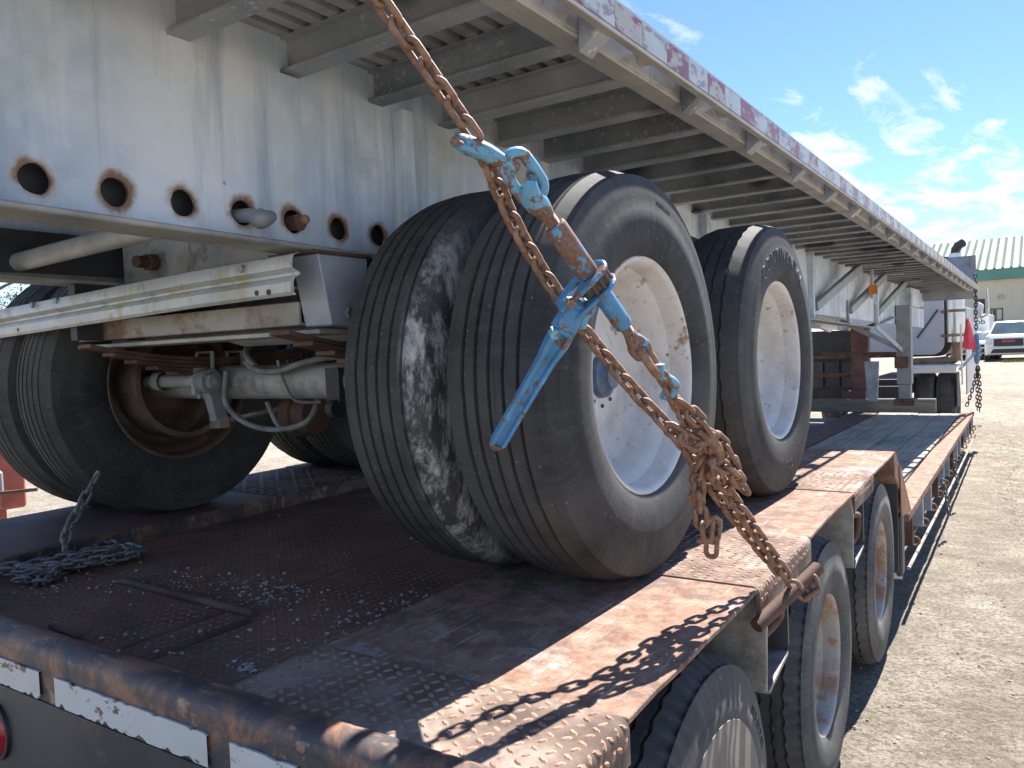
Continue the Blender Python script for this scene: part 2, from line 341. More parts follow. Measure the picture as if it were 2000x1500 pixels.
s = NT('rusty_blue_panel')
x = s.xyz(); c = s.ramp(s.noise(3, 5), [(.3, (.20, .25, .33)), (.7, (.33, .38, .45))])
c = s.mix(s.ramp(s.noise(4.5, 6, .65), [(.50, 0), (.62, .9)]), c, (.26, .13, .08)); M['headboard'] = s.fin(c, .6)
s = NT('dusty_brown_cover'); c = s.ramp(s.noise(9, 6), [(.3, (.17, .14, .115)), (.7, (.27, .23, .19))]); M['dust_cover'] = s.fin(c, .8)
s = NT('hub_blue'); M['hub_blue'] = s.fin(s.ramp(s.noise(30, 3), [(.3, (.05, .08, .13)), (.7, (.12, .18, .26))]), .4)
s = NT('rust_stained_grey'); c = s.ramp(s.noise(5, 5), [(.3, (.26, .25, .22)), (.7, (.42, .41, .37))]); c = s.mix(s.ramp(s.noise(1, 7, .7, s.map((7, 12, 9))), [(.48, 0), (.6, .9)]), c, (.20, .105, .065)); M['stained'] = s.fin(c, .6)
# ------------------------------------------------------------------ geometry helpers
def V(*a): return Vector(a)
class MB:
    def __init__(s): s.v = []; s.f = []
    def add(s, vs, fs):
        o = len(s.v); s.v += [tuple(p) for p in vs]; s.f += [tuple(i + o for i in f) for f in fs]; return s
    def box(s, lo, hi):
        x0, y0, z0 = lo; x1, y1, z1 = hi
        return s.hexa([(x0, y0, z0), (x1, y0, z0), (x1, y1, z0), (x0, y1, z0), (x0, y0, z1), (x1, y0, z1), (x1, y1, z1), (x0, y1, z1)])
    def hexa(s, p): return s.add(p, [(3, 2, 1, 0), (4, 5, 6, 7), (0, 1, 5, 4), (1, 2, 6, 5), (2, 3, 7, 6), (3, 0, 4, 7)])
    def bar(s, a, b, w, h, up=(0, 0, 1)):
        a = Vector(a); b = Vector(b); d = (b - a).normalized(); sd = d.cross(Vector(up)).normalized(); u = sd.cross(d).normalized()
        p = []
        for q in (a, b):
            p += [q - sd * w / 2 - u * h / 2, q + sd * w / 2 - u * h / 2, q + sd * w / 2 + u * h / 2, q - sd * w / 2 + u * h / 2]
        return s.add(p, [(3, 2, 1, 0), (4, 5, 6, 7), (0, 1, 5, 4), (1, 2, 6, 5), (2, 3, 7, 6), (3, 0, 4, 7)])
    def prism(s, poly, ext):
        n = len(poly); e = Vector(ext); p = [Vector(q) for q in poly]; p += [q + e for q in p]
        return s.add(p, [tuple(range(n - 1, -1, -1)), tuple(range(n, 2 * n))] + [(i, (i + 1) % n, n + (i + 1) % n, n + i) for i in range(n)])
    def tube(s, path, r, n=10, closed=False, caps=True):
        P = [Vector(p) for p in path]; m = len(P); rs = r if isinstance(r, (list, tuple)) else [r] * m
        def tan(i):
            a = P[(i - 1) % m] if closed or i > 0 else P[i]; b = P[(i + 1) % m] if closed or i < m - 1 else P[i]
            return (b - a).normalized()
        t0 = tan(0); ref = Vector((0, 0, 1)) if abs(t0.z) < .9 else Vector((1, 0, 0))
        u = t0.cross(ref).normalized(); vs = []
        for i in range(m):
            t = tan(i); u = (u - t * u.dot(t)).normalized(); w = t.cross(u)
            for k in range(n):
                a = 2 * math.pi * k / n; vs.append(P[i] + (u * math.cos(a) + w * math.sin(a)) * rs[i])
        fs = []
        for i in range(m if closed else m - 1):
            j = (i + 1) % m
            for k in range(n):
                l = (k + 1) % n; fs.append((i * n + k, i * n + l, j * n + l, j * n + k))
        if caps and not closed: fs += [tuple(range(n - 1, -1, -1)), tuple((m - 1) * n + k for k in range(n))]
        return s.add(vs, fs)
    def lathe(s, prof, n=64, closed=False, c=(0, 0, 0), fn=None):
        # profile of (x, r) turned about the X axis through c
        m = len(prof); vs = []
        for k in range(n):
            a = 2 * math.pi * k / n
            for i, (x, r) in enumerate(prof):
                if fn: x, r = fn(i, k, x, r)
                vs.append((c[0] + x, c[1] + r * math.sin(a), c[2] + r * math.cos(a)))
        fs = []
        for k in range(n):
            l = (k + 1) % n
            for i in range(m if closed else m - 1):
                j = (i + 1) % m; fs.append((k * m + i, k * m + j, l * m + j, l * m + i))
        return s.add(vs, fs)
    def mesh(s, name, mat, smooth=None):
        me = bpy.data.meshes.new(name); me.from_pydata(s.v, [], s.f); me.update()
        bm = bmesh.new(); bm.from_mesh(me); bmesh.ops.recalc_face_normals(bm, faces=bm.faces); bm.to_mesh(me); bm.free()
        if mat: me.materials.append(M[mat])
        if smooth:
            me.shade_smooth(); me.set_sharp_from_angle(angle=R(smooth))
        return me
def link(name, me, parent=None, loc=None, rot=None):
    o = bpy.data.objects.new(name, me); C.objects.link(o)
    if parent: o.parent = parent
    if loc is not None: o.location = loc
    if rot is not None: o.rotation_euler = rot
    return o
WM = {}
def world_of(o):
    m = o.matrix_basis.copy()
    while o.parent: o = o.parent; m = o.matrix_basis @ m
    return m
def part(name, mb, mat, parent=None, smooth=None, bevel=0, world=False, label=None):
    if parent is not None and world:
        inv = world_of(parent).inverted(); mb.v = [tuple(inv @ Vector(p)) for p in mb.v]
    o = link(name, mb.mesh(name, mat, smooth), parent)
    if bevel:
        b = o.modifiers.new('bevel', 'BEVEL'); b.width = bevel; b.segments = 1; b.limit_method = 'ANGLE'; b.angle_limit = R(40)
    if label: o['label'] = label
    return o
def tag(o, label, cat=None, group=None, kind=None):
    if label: o['label'] = label
    if cat: o['category'] = cat
    if group: o['group'] = group
    if kind: o['kind'] = kind
    return o
def thing(name, label, cat, loc=(0, 0, 0), rotz=0, group=None):
    o = bpy.data.objects.new(name, None); C.objects.link(o); o.location = loc; o.rotation_euler = (0, 0, rotz); o.empty_display_size = .1
    return tag(o, label, cat, group)
def dup(o, parent, loc=None, rot=None):
    c = o.copy(); C.objects.link(c); c.parent = parent
    if loc is not None: c.location = loc
    if rot is not None: c.rotation_euler = rot
    return c
def smoothpath(pts, k=6):
    P = [Vector(p) for p in pts]; out = []
    for i in range(len(P) - 1):
        p0 = P[max(i - 1, 0)]; p1 = P[i]; p2 = P[i + 1]; p3 = P[min(i + 2, len(P) - 1)]
        for j in range(k):
            t = j / k
            out.append(.5 * ((2 * p1) + (p2 - p0) * t + (2 * p0 - 5 * p1 + 4 * p2 - p3) * t * t + (3 * p1 - p0 - 3 * p2 + p3) * t ** 3))
    out.append(P[-1]); return out

# ------------------------------------------------------------------ ground
def gz(x, y):
    if y < 3: z = -.05
    elif y < 13: z = -.05 - .2 * (y - 3) / 10
    elif y < 20: z = -.25
    elif y < 45: z = -.25 + .35 * (y - 20) / 25
    else: z = .10
    if x < -4: z += max(-.12, (x + 4) * .03) if y < 20 else 0
    return z
def build_ground():
    def axis(a0, a1, st, lo, hi):
        c = list(np.arange(a0, a1 + 1e-6, st)); g = st; p = a1
        while p < hi: g *= 1.35; p += g; c.append(min(p, hi))
        g = st; p = a0; pre = []
        while p > lo: g *= 1.35; p -= g; pre.append(max(p, lo))
        return pre[::-1] + c
    xs = axis(-1.2, 3.2, .05, -900, 900); ys = axis(2.2, 15.5, .05, -300, 2000)
    vs = []
    for y in ys:
        for x in xs:
            z = gz(x, y)
            if -1.3 < x < 6 and 1.5 < y < 30:
                z += .012 * mnoise.noise((x * 2.2, y * 2.2, 0)) + .008 * mnoise.noise((x * 7, y * 7, 3)) + .005 * mnoise.noise((x * 19, y * 19, 7))
                for xc in (.10, .42, 1.55):           # tyre tracks pressed into the dirt
                    q = x - xc + .075 * (y - 5) + .06 * mnoise.noise((y * .2, xc, 0))
                    if abs(q) < .15 and y > 4.5:
                        z += .016 * (1 if math.sin((y * 1.0 + abs(q) * .8) * 40) > 0 else -.6) * (1 if abs(abs(q) - .07) > .012 else -1) - .012
                    elif abs(q) < .2 and y > 4.5: z += .016
            vs.append((x, y, z))
    nx = len(xs)
    fs = [(j * nx + i, j * nx + i + 1, (j + 1) * nx + i + 1, (j + 1) * nx + i) for j in range(len(ys) - 1) for i in range(nx - 1)]
    mb = MB(); mb.v = vs; mb.f = fs
    o = part('ground', mb, 'dirt', None, 60); tag(o, None, kind='structure')
build_ground()
def stones(name, n, fn, smin, smax, mat, label, cat=None, parent=None):
    mb = MB()
    ico = [(0, 0, 1), (.9, 0, .3), (.28, .85, .3), (-.72, .53, .3), (-.72, -.53, .3), (.28, -.85, .3), (.5, .4, -.5), (-.6, 0, -.5), (.4, -.5, -.5)]
    fc = [(0, 1, 2), (0, 2, 3), (0, 3, 4), (0, 4, 5), (0, 5, 1), (1, 6, 2), (2, 6, 7, 3), (3, 7, 4), (4, 7, 8, 5), (5, 8, 1), (8, 6, 1)]
    for i in range(n):
        p = fn()
        if p is None: continue
        r = smin + (smax - smin) * random.random() ** 2.5; a = random.random() * 6.28; ca, sa = math.cos(a), math.sin(a); h = r * random.uniform(.45, .8); e = random.uniform(.65, 1.0)
        vs = []
        for q in ico:
            k = random.uniform(.85, 1.15)
            x, y = q[0] * r * k, q[1] * r * e * k
            vs.append((p[0] + x * ca - y * sa, p[1] + x * sa + y * ca, p[2] + q[2] * h * k + h * .35))
        mb.add(vs, fc)
    o = part(name, mb, mat, parent); tag(o, label, cat, kind='stuff'); return o
def gstone():
    y = 2.5 + 12 * random.random() ** 1.6; x = -.75 + random.random() * (1.0 + y * .12)
    return (x, y, gz(x, y) - .002)
stones('ground_gravel', 2400, gstone, .002, .012, 'stones', 'loose small stones strewn over the bright dirt yard', 'gravel')

# ------------------------------------------------------------------ wheel meshes (axis X, open side +X)
def tyre_mb(w, r, rb, ngroove, zig=0, notch=False, n=112, gd=.009, crown=.004, bulge=1.0):
    h = w / 2; H = r - rb
    side = [(h * .76, rb - .006), (h * .86, rb + .004), (h * .93, rb + .10 * H), (h * .985, rb + .24 * H), (h * 1.0, rb + .40 * H), (h * 1.0, rb + .52 * H), (h * .985, rb + .535 * H), (h * .975, rb + .66 * H), (h * .93, rb + .80 * H), (h * .865, rb + .905 * H), (h * .80, r - .018), (h * .745, r - .008 - crown)]
    tw = h * .735
    tread = []
    xs = [tw * (1 - 2 * (k + 1) / (ngroove + 1)) for k in range(ngroove)]
    gw = .0028 if not zig else .0035
    tr = lambda x: r - crown * (x / tw) ** 2
    for x in xs:
        tread += [(x + gw + .002, tr(x), 0), (x + gw, tr(x) - gd, 1), (x - gw, tr(x) - gd, 1), (x - gw - .002, tr(x), 0)]
    prof = side + [(a, b) for a, b, _ in tread] + [(-x, q) for x, q in side[::-1]]
    ns, ntd = len(side), len(tread)
    def fn(i, k, x, q):
        if zig and ns <= i < ns + ntd:
            t = (k % 4); x += zig * (1, 0, -1, 0)[t]
        if not zig and ns <= i < ns + ntd: x += .0018 * mnoise.noise((k * .55, 3.0 * (i // 4), 0)); q -= .0016 * abs(mnoise.noise((k * .4, i * 1.7, 5)))
        if notch and (i in (ns - 2, ns - 1) or i in (ns + ntd, ns + ntd + 1)) and k % 3 == 0: q -= .009
        return x, q
    return MB().lathe(prof, n, False, fn=fn)
def ring_text(txt, r, x, theta, size, mat, depth=.0018, spacing=1.0, font_scale_y=1.0):
    cu = bpy.data.curves.new('lettering', 'FONT'); cu.body = txt; cu.size = size; cu.align_x = 'CENTER'; cu.extrude = depth; cu.space_character = spacing; cu.resolution_u = 3
    ob = bpy.data.objects.new('tmp_text', cu); C.objects.link(ob)
    dg = bpy.context.evaluated_depsgraph_get(); me = bpy.data.meshes.new_from_object(ob.evaluated_get(dg))
    bpy.data.objects.remove(ob); bpy.data.curves.remove(cu)
    for v in me.vertices:
        th = theta + v.co.x / r; rad = r + v.co.y * font_scale_y
        v.co = (x + v.co.z, rad * math.sin(th), rad * math.cos(th))
    me.materials.clear(); me.materials.append(M[mat]); return me
def flat_text(txt, size, mat, depth=.01):
    cu = bpy.data.curves.new('lettering', 'FONT'); cu.body = txt; cu.size = size; cu.extrude = depth; cu.resolution_u = 3
    ob = bpy.data.objects.new('tmp_text', cu); C.objects.link(ob)
    dg = bpy.context.evaluated_depsgraph_get(); me = bpy.data.meshes.new_from_object(ob.evaluated_get(dg))
    bpy.data.objects.remove(ob); bpy.data.curves.remove(cu)
    me.materials.clear(); me.materials.append(M[mat]); return me
T_RIB = tyre_mb(.285, .515, .296, 5, crown=.010)
T_ZIG = tyre_mb(.285, .515, .296, 4, zig=.003, n=192)
T_LOW = tyre_mb(.235, .425, .232, 4, zig=.0035, notch=True, n=200, gd=.01)
def rim_mb(rl, depth, rd, w):
    # deep dished disc wheel: rolled lip, stepped barrel, disc at the bottom of the dish, back barrel
    prof = [(.0, rl - .012), (.004, rl - .002), (.0, rl), (-.010, rl + .001), (-.014, rl - .012), (-.03, rl - .022), (-.055, rl - .026), (-.068, rl - .04), (-depth + .03, rl - .052), (-depth + .012, rl - .066), (-depth, rl - .095), (-depth + .004, rd + .05), (-depth + .022, rd + .012), (-depth + .024, rd)]
    back = [(-depth + .024, rd - .03), (-depth + .01, rd - .03), (-depth - .012, rd + .02), (-depth - .012, rl - .075), (-w * .5, rl - .05), (-w + .02, rl - .03), (-w, rl)]
    return MB().lathe(prof[:3][::-1] + prof[3:] if False else prof + back, 72)
def rim_mb(rl, depth, rd, w):
    prof = [(-.014, rl + .002), (.0, rl + .002), (.006, rl - .004), (.003, rl - .012), (-.006, rl - .018), (-.03, rl - .022), (-.05, rl - .025), (-.062, rl - .038), (-.085, rl - .05), (-depth + .028, rl - .056), (-depth + .010, rl - .070), (-depth, rl - .098), (-depth + .003, rd + .055), (-depth + .020, rd + .018), (-depth + .022, rd), (-depth + .022, .001)]
    back = [(-depth - .010, .001), (-depth - .010, rl - .09), (-depth - .03, rl - .06), (-w + .05, rl - .045), (-w + .02, rl - .022), (-w + .004, rl - .012), (-w, rl)]
    return MB().lathe(prof + back, 72)
# ------------------------------------------------------------------ flatbed trailer on the lowboy
FB = thing('flatbed_trailer', 'weathered grey steel flatbed trailer chained down on top of the rusty lowboy', 'trailer', (-2.09, 1.8, .885))
def fb(name, mb, mat, parent=None, **k): return part(name, mb, mat, parent or FB, world=True, **k)
def flz(y): return 1.785 - .0225 * y          # underside line of the main girders
XW = (-1.558, -2.622)
Y0, Y1 = .35, 14.0
def holez(y): return 1.838 - .0155 * y
def web(x, t):
    mb = MB(); hp = .1525; y = .729 - hp * 2.5; ys = []
    k = 0
    while y + hp < 1.85:
        ya, yb = y, y + hp; yc = (ya + yb) / 2; zc = holez(yc); r = .0295; n = 28; half = hp / 2 - .003
        for sgn, xx in ((1, x + t / 2), (-1, x - t / 2)):
            ring = []; sq = []
            for i in range(n):
                a = 2 * math.pi * i / n + math.pi / 4; cx, cz = math.cos(a), math.sin(a)
                m = max(abs(cx), abs(cz)); jr = r * (1 + .025 * math.sin(3 * a + k * 2.1) + random.uniform(-.022, .022))
                ring.append((xx, yc + cx * jr, zc + cz * jr)); sq.append((xx, yc + cx / m * hp / 2, zc + cz / m * .055))
            if sgn > 0: front = ring
            mb.add(ring + sq, [(i, (i + 1) % n, n + (i + 1) % n, n + i) for i in range(n)])
            zt = zc + .055; zb = zc - .055
            mb.add([(xx, ya, zt), (xx, yb, zt), (xx, yb, 2.27), (xx, ya, 2.27)], [(0, 1, 2, 3)])
            mb.add([(xx, ya, flz(ya)), (xx, yb, flz(yb)), (xx, yb, zb), (xx, ya, zb)], [(0, 1, 2, 3)])
            if sgn < 0:
                mb.add(front + ring, [(i, (i + 1) % n, n + (i + 1) % n, n + i) for i in range(n)])
        y += hp; k += 1
    mb.hexa([(x - t / 2, y, flz(y)), (x + t / 2, y, flz(y)), (x + t / 2, Y1, flz(9)), (x - t / 2, Y1, flz(9)), (x - t / 2, y, 2.27), (x + t / 2, y, 2.27), (x + t / 2, Y1, 2.25), (x - t / 2, Y1, 2.25)])
    return mb
for x in XW:
    g = fb('girder_web', web(x, .008), 'web')
    f = MB()
    f.hexa([(x - .06, Y0, flz(Y0) - .013), (x + .06, Y0, flz(Y0) - .013), (x + .06, 9.2, flz(9.2) - .013), (x - .06, 9.2, flz(9.2) - .013), (x - .06, Y0, flz(Y0)), (x + .06, Y0, flz(Y0)), (x + .06, 9.2, flz(9.2)), (x - .06, 9.2, flz(9.2))])
    f.hexa([(x - .06, 9.2, flz(9.2) - .013), (x + .06, 9.2, flz(9.2) - .013), (x + .06, 10.8, 1.70), (x - .06, 10.8, 1.70), (x - .06, 9.2, flz(9.2)), (x + .06, 9.2, flz(9.2)), (x + .06, 10.8, 1.713), (x - .06, 10.8, 1.713)])
    fb('bottom_flange', f, 'pipe_grey', bevel=.003)
# slider rail as a dark backing plate, added so the pin holes look black
for sx in (-1.60, -2.58): fb('slider_rail_backing', MB().box((sx - .008, .4, 1.77), (sx, 1.9, 1.90)), 'dark_steel')
for y in (1.745, 4.205, 6.6, 9.6):
    fb('web_stiffener', MB().box((-1.5535, y - .023, flz(y) + .005), (-1.512, y - .018, 2.178)).box((-1.517, y - .0179, flz(y) + .005), (-1.512, y + .023, 2.178)), 'web', bevel=.002)
# crossbeams: one I-beam mesh shared by all
bm_ = MB()
XA, XB = -3.27, -.925
bm_.box((XA, -.028, 0), (XB, .028, .008)).box((XA, -.003, .008), (XB, .003, .082)).box((XA, -.024, .082), (XB, .024, .089))
bme = bm_.mesh('crossbeam', 'beam')
NB = 44
for k in range(NB):
    y = .74 + .305 * k
    link('crossbeam', bme, FB, (2.09, y - 1.8, 2.181 - .0000 * k - .885 - max(0, y - 3) * .006))
def dz(y): return -max(0, y - 3) * .006        # the deck sags a touch towards the front
def longbox(x0, x1, z0, z1, y0=Y0, y1=Y1):
    mb = MB(); ys = [y0] + [v for v in np.arange(2, y1 - .5, 2.0) if v > y0 + .3] + [y1]
    for a, b in zip(ys[:-1], ys[1:]):
        mb.hexa([(x0, a, z0 + dz(a)), (x1, a, z0 + dz(a)), (x1, b, z0 + dz(b)), (x0, b, z0 + dz(b)), (x0, a, z1 + dz(a)), (x1, a, z1 + dz(a)), (x1, b, z1 + dz(b)), (x0, b, z1 + dz(b))])
    return mb
# floor: ribbed planks running fore and aft
sl_ = longbox(-.017, .017, 2.271, 2.302)
sme = None
for k in range(40):
    x = -.955 - k * .0585
    if sme is None:
        o = link('floor_slat', None, FB) if False else None
        mbb = MB(); mbb.v = [(p[0], p[1] - 1.8, p[2] - .885) for p in sl_.v]; mbb.f = sl_.f; sme = mbb.mesh('floor_slat', 'pale_slat')
    link('floor_slat', sme, FB, (x + 2.09, 0, 0))
fb('floor_skin', longbox(-3.30, -.88, 2.3025, 2.318), 'dark_steel')
# side rail, rub rail, pockets and spools (right and left)
for sgn in (1, -1):
    mx = lambda x: x if sgn > 0 else -4.18 - x
    def lb(xa, xb, *a): xa, xb = mx(xa), mx(xb); return longbox(min(xa, xb), max(xa, xb), *a)
    m = lb(-.932, -.868, 2.176, 2.188); m2 = lb(-.876, -.868, 2.188, 2.305); m.add(m2.v, m2.f); m3 = lb(-.932, -.9265, 2.188, 2.20); m.add(m3.v, m3.f)
    fb('side_rail', m, 'alu', bevel=.003)
    m = lb(-.812, -.800, 2.192, 2.268); m2 = lb(-.820, -.812, 2.258, 2.2675); m.add(m2.v, m2.f); m3 = lb(-.8205, -.797, 2.184, 2.192); m.add(m3.v, m3.f)
    fb('rub_rail', m, 'alu', bevel=.002)
    if sgn > 0:
        pk = MB().prism([(-.868, -.045, .0), (-.868, .045, .0), (-.868, .045, -.10), (-.868, -.045, -.10)], (.004, 0, 0))
        pk = MB()
        pk.hexa([(-.866, -.03, -.045), (-.820, -.03, -.012), (-.820, .03, -.012), (-.866, .03, -.045), (-.866, -.03, .085), (-.8125, -.03, .085), (-.8125, .03, .085), (-.866, .03, .085)])
        pme = None; spme = None
        pk.v = [(p[0] + 2.09, p[1], p[2]) for p in pk.v]; pme = pk.mesh('stake_pocket', 'beam')
        sp = MB(); sp.lathe([(-.054, .022), (-.006, .022), (0, .026)], 14); sp.v = [(p[0] - .812 + 2.09, p[1], p[2]) for p in sp.v]; spme = sp.mesh('spool', 'alu', 40)
        k = 0; y = 1.63 - .61 * 2
        while y < Y1 - .2:
            link('stake_pocket', pme, FB, (0, y - 1.8, 2.19 + dz(y) - .885))
            link('spool', spme, FB, (0, y + .305 - 1.8, 2.225 + dz(y) - .885)); y += .61
        # worn red and white conspicuity tape on the rub rail
        tm = MB().box((-.7995, 0, 0), (-.7975, .148, .060)); tm.v = [(p[0] + 2.09, p[1], p[2]) for p in tm.v]
        tw = tm.mesh('reflective_tape', 'white_tape_worn'); tr = tm.mesh('reflective_tape', 'red_tape_worn')
        y = .45; k = 0
        while y < Y1 - .2:
            o = link('reflective_tape', tw if k % 2 else tr, FB, (0, y - 1.8, 2.197 + dz(y + .07) - .885)); k += 1; y += .15
# front headboard
fb('headboard', MB().box((-3.35, Y1, 2.0), (-.83, Y1 + .03, 2.66)), 'headboard', label='rusty blue grey headboard at the front end')
fb('nose_beam', MB().box((-3.3, Y1 - .12, 2.02), (-.86, Y1 - .003, 2.175)), 'beam')

# wheels
rimW = rim_mb(.300, .150, .085, .235)
meshes = {}
def wheel_mesh(mat):
    if mat not in meshes:
        mb = MB(); mb.v = list(rimW.v); mb.f = list(rimW.f); meshes[mat] = mb.mesh('wheel', mat, 38)
    return meshes[mat]
def shifted(mb, dx):
    q = MB(); q.v = [(p[0] + dx, p[1], p[2]) for p in mb.v]; q.f = list(mb.f); return q
rib = shifted(T_RIB, -.1175).mesh('tyre', 'rubber', 50); rib_s = shifted(T_RIB, -.1175).mesh('tyre', 'rubber_scuffed', 50); zg = shifted(T_ZIG, -.1175).mesh('tyre', 'rubber', 50)
hub = MB().lathe([(-.128, .058), (-.112, .055), (-.108, .045), (-.100, .036), (-.090, .033), (-.088, .020), (-.092, .008), (-.092, .001)], 28).mesh('hub_cap', 'hub_blue', 40)
nutme = MB().lathe([(-.130, .0055), (-.124, .0055), (-.122, .003), (-.122, .0005)], 6).mesh('wheel_nut', 'rust_dark')
drum_me = MB().lathe([(-.02, .205), (-.02, .175), (-.06, .17), (-.09, .12), (-.10, .07), (-.10, .001)], 48).mesh('brake_drum', 'drum', 40)
drum2_me = MB().lathe([(.035, .19), (.04, .212), (-.01, .214), (-.10, .212)], 48).mesh('brake_drum_rim', 'drum', 40)
def fb_wheel(x, y, flip, tyre, rimmat, letters=(), inner=False):
    w = link('wheel', wheel_mesh(rimmat), FB, (x + 2.09, y - 1.8, 1.396 - .885), (random.random() * 6 if not letters else 0, 0, 0))
    if flip: w.rotation_euler = (0, 0, math.pi)
    link('tyre', tyre, w)
    if inner: link('brake_drum', drum2_me, w)
    elif not flip:
        link('hub_cap', hub, w)
        for k in range(10): link('wheel_nut', nutme, w, (0, .078 * math.sin(k * .6283), .078 * math.cos(k * .6283)))
    for me in letters: link('lettering', me, w)
    return w
xt = .0255
L1 = [ring_text('11 R 22.5', .385, xt - .001, R(128), .030, 'letter_relief', .001), ring_text('TUBELESS', .43, xt - .0045, R(12), .016, 'letter_relief', .0015, 1.3)]
grid = MB()
for i in range(4):
    for j in range(5):
        a = R(121) + (j - 2) * .030; r0 = .395 + i * .017
        grid.box((xt - .004, r0 * math.sin(a) - .0045, r0 * math.cos(a) - .0045), (xt + .0008, r0 * math.sin(a) + .0045, r0 * math.cos(a) + .0045))
L1 = [L1[1], grid.mesh('lettering', 'letter_relief')]
L2 = [ring_text('CONTINENTAL', .372, xt - .0012, R(0), .066, 'letter_black', .0026, 1.25), ring_text('N   11 R 22.5', .385, xt - .0012, R(163), .045, 'letter_black', .0016, 1.1)]
YA = (1.815, 3.015)
for i, y in enumerate(YA):
    fb_wheel(-.825, y, False, rib if i == 0 else zg, 'white_rim', L1 if i == 0 else L2)
    fb_wheel(-1.375, y, True, rib_s if i == 0 else zg, 'brown_rim', inner=True)
    fb_wheel(-2.805, y, False, rib, 'brown_rim', inner=True)
    fb_wheel(-3.355, y, True, rib, 'brown_rim')
    fb('axle', MB().tube([(-3.2, y, 1.396), (-.985, y, 1.396)], .062, 24), 'green_steel', smooth=40)
# under-frame seen from behind
fb('cross_pipe', MB().tube([(-2.62, 1.15, 1.80), (-1.60, 1.15, 1.822)], .028, 16), 'pipe_grey', smooth=40)
fb('crossmember', MB().box((-2.55, 1.46, 1.665), (-1.62, 1.475, 1.885)).box((-2.55, 1.40, 1.657), (-1.62, 1.475, 1.665)), 'green_steel', bevel=.003)
fb('crossmember', MB().box((-2.56, 1.62, 1.80), (-1.62, 1.635, 2.16)), 'dark_steel')
fb('pipe_fitting', MB().tube([(-2.36, 1.46, 1.800), (-2.345, 1.385, 1.797)], .019, 12).tube([(-2.358, 1.455, 1.80), (-2.352, 1.425, 1.799)], .028, 6), 'rust_dark', smooth=40)
# bent galvanised W-beam
mb = MB(); prof = [(0, .050), (-.020, .044), (-.026, .030), (-.026, .012), (-.004, .002), (-.004, -.004), (-.020, -.012), (-.026, -.022), (-.026, -.046), (-.018, -.054)]
P = [(-1.50, 1.305, 1.682), (-1.9, 1.295, 1.674), (-2.4, 1.295, 1.660), (-2.85, 1.30, 1.648), (-3.2, 1.31, 1.640)]
vs = []; n = len(prof)
for (x, y, z) in P:
    for a, b in prof: vs.append((x + (random.uniform(-.012, .012) if x > -1.6 else 0), y + a, z + b))
    for a, b in prof[::-1]: vs.append((x, y + a + .004, z + b))
N2 = 2 * n; fs = []
for i in range(len(P) - 1):
    for k in range(N2): fs.append((i * N2 + k, i * N2 + (k + 1) % N2, (i + 1) * N2 + (k + 1) % N2, (i + 1) * N2 + k))
fs += [tuple(range(N2))]
mb.add(vs, fs); wb = fb('bumper_beam', mb, 'galv', smooth=30, label='bent pale galvanised beam with yellow and rust stains')
for (x, z) in ((-1.68, 1.706), (-2.62, 1.690), (-2.78, 1.686)):
    fb('bolt', MB().tube([(x, 1.266, z), (x, 1.28, z)], .010, 8), 'grey_steel', wb)
for (x, z) in ((-1.585, 1.640), (-1.63, 1.641), (-2.9, 1.61)): fb('bolt_hole', MB().tube([(x, 1.274, z), (x, 1.282, z)], .007, 10), 'black_plastic', wb)
fb('spring_hanger', MB().hexa([(-1.60, 1.40, 1.555), (-1.50, 1.40, 1.555), (-1.50, 1.53, 1.550), (-1.60, 1.53, 1.550), (-1.60, 1.365, 1.735), (-1.50, 1.365, 1.735), (-1.50, 1.54, 1.735), (-1.60, 1.54, 1.735)]), 'slate_plate', bevel=.003)
fb('hanger_plate', MB().box((-1.66, 1.34, 1.735), (-1.49, 1.545, 1.742)), 'rust_dark')
fb('bolt', MB().tube([(-1.49, 1.45, 1.585), (-1.475, 1.45, 1.585)], .016, 6), 'chrome')
fb('rusty_channel', MB().box((-2.72, 1.385, 1.560), (-1.605, 1.395, 1.622)).box((-2.72, 1.395, 1.560), (-1.605, 1.46, 1.567)), 'stained', bevel=.002)
fb('lower_channel', MB().box((-2.78, 1.41, 1.535), (-1.56, 1.53, 1.548)).box((-2.78, 1.5304, 1.535), (-1.56, 1.54, 1.60)), 'pipe_grey', bevel=.002)
fb('air_tank', MB().lathe([(0, .001), (.015, .05), (.05, .085), (.10, .095), (.7, .095), (.75, .08), (.78, .03), (.785, .001)], 28, c=(-2.28, 1.66, 1.615)), 'slate_plate', smooth=40)
fb('frame_rail', MB().box((-2.60, 1.3, 1.56), (-2.56, 3.6, 1.74)), 'dark_steel'); fb('frame_rail', MB().box((-1.62, 1.55, 1.56), (-1.58, 3.6, 1.74)), 'dark_steel')
for yA in YA:
    for xs in (-2.55, -1.60):
        sp_ = None
        for k in range(5):
            L = .50 - k * .075; pts = []
            for j in range(13):
                t = -1 + j / 6; pts.append((xs, yA + t * L, 1.485 - k * .0135 + .055 * t * t * (L / .5) ** 2))
            m = MB()
            for a, b in zip(pts[:-1], pts[1:]): m.bar(a, b, .075, .0115)
            o = fb('leaf_spring', m, 'rust_dark')
        for dy in (-.065, .065): fb('u_bolt', MB().tube([(xs + .045, yA + dy, 1.34), (xs + .045, yA + dy, 1.51), (xs - .045, yA + dy, 1.51), (xs - .045, yA + dy, 1.34)], .0085, 8), 'green_steel', smooth=50)
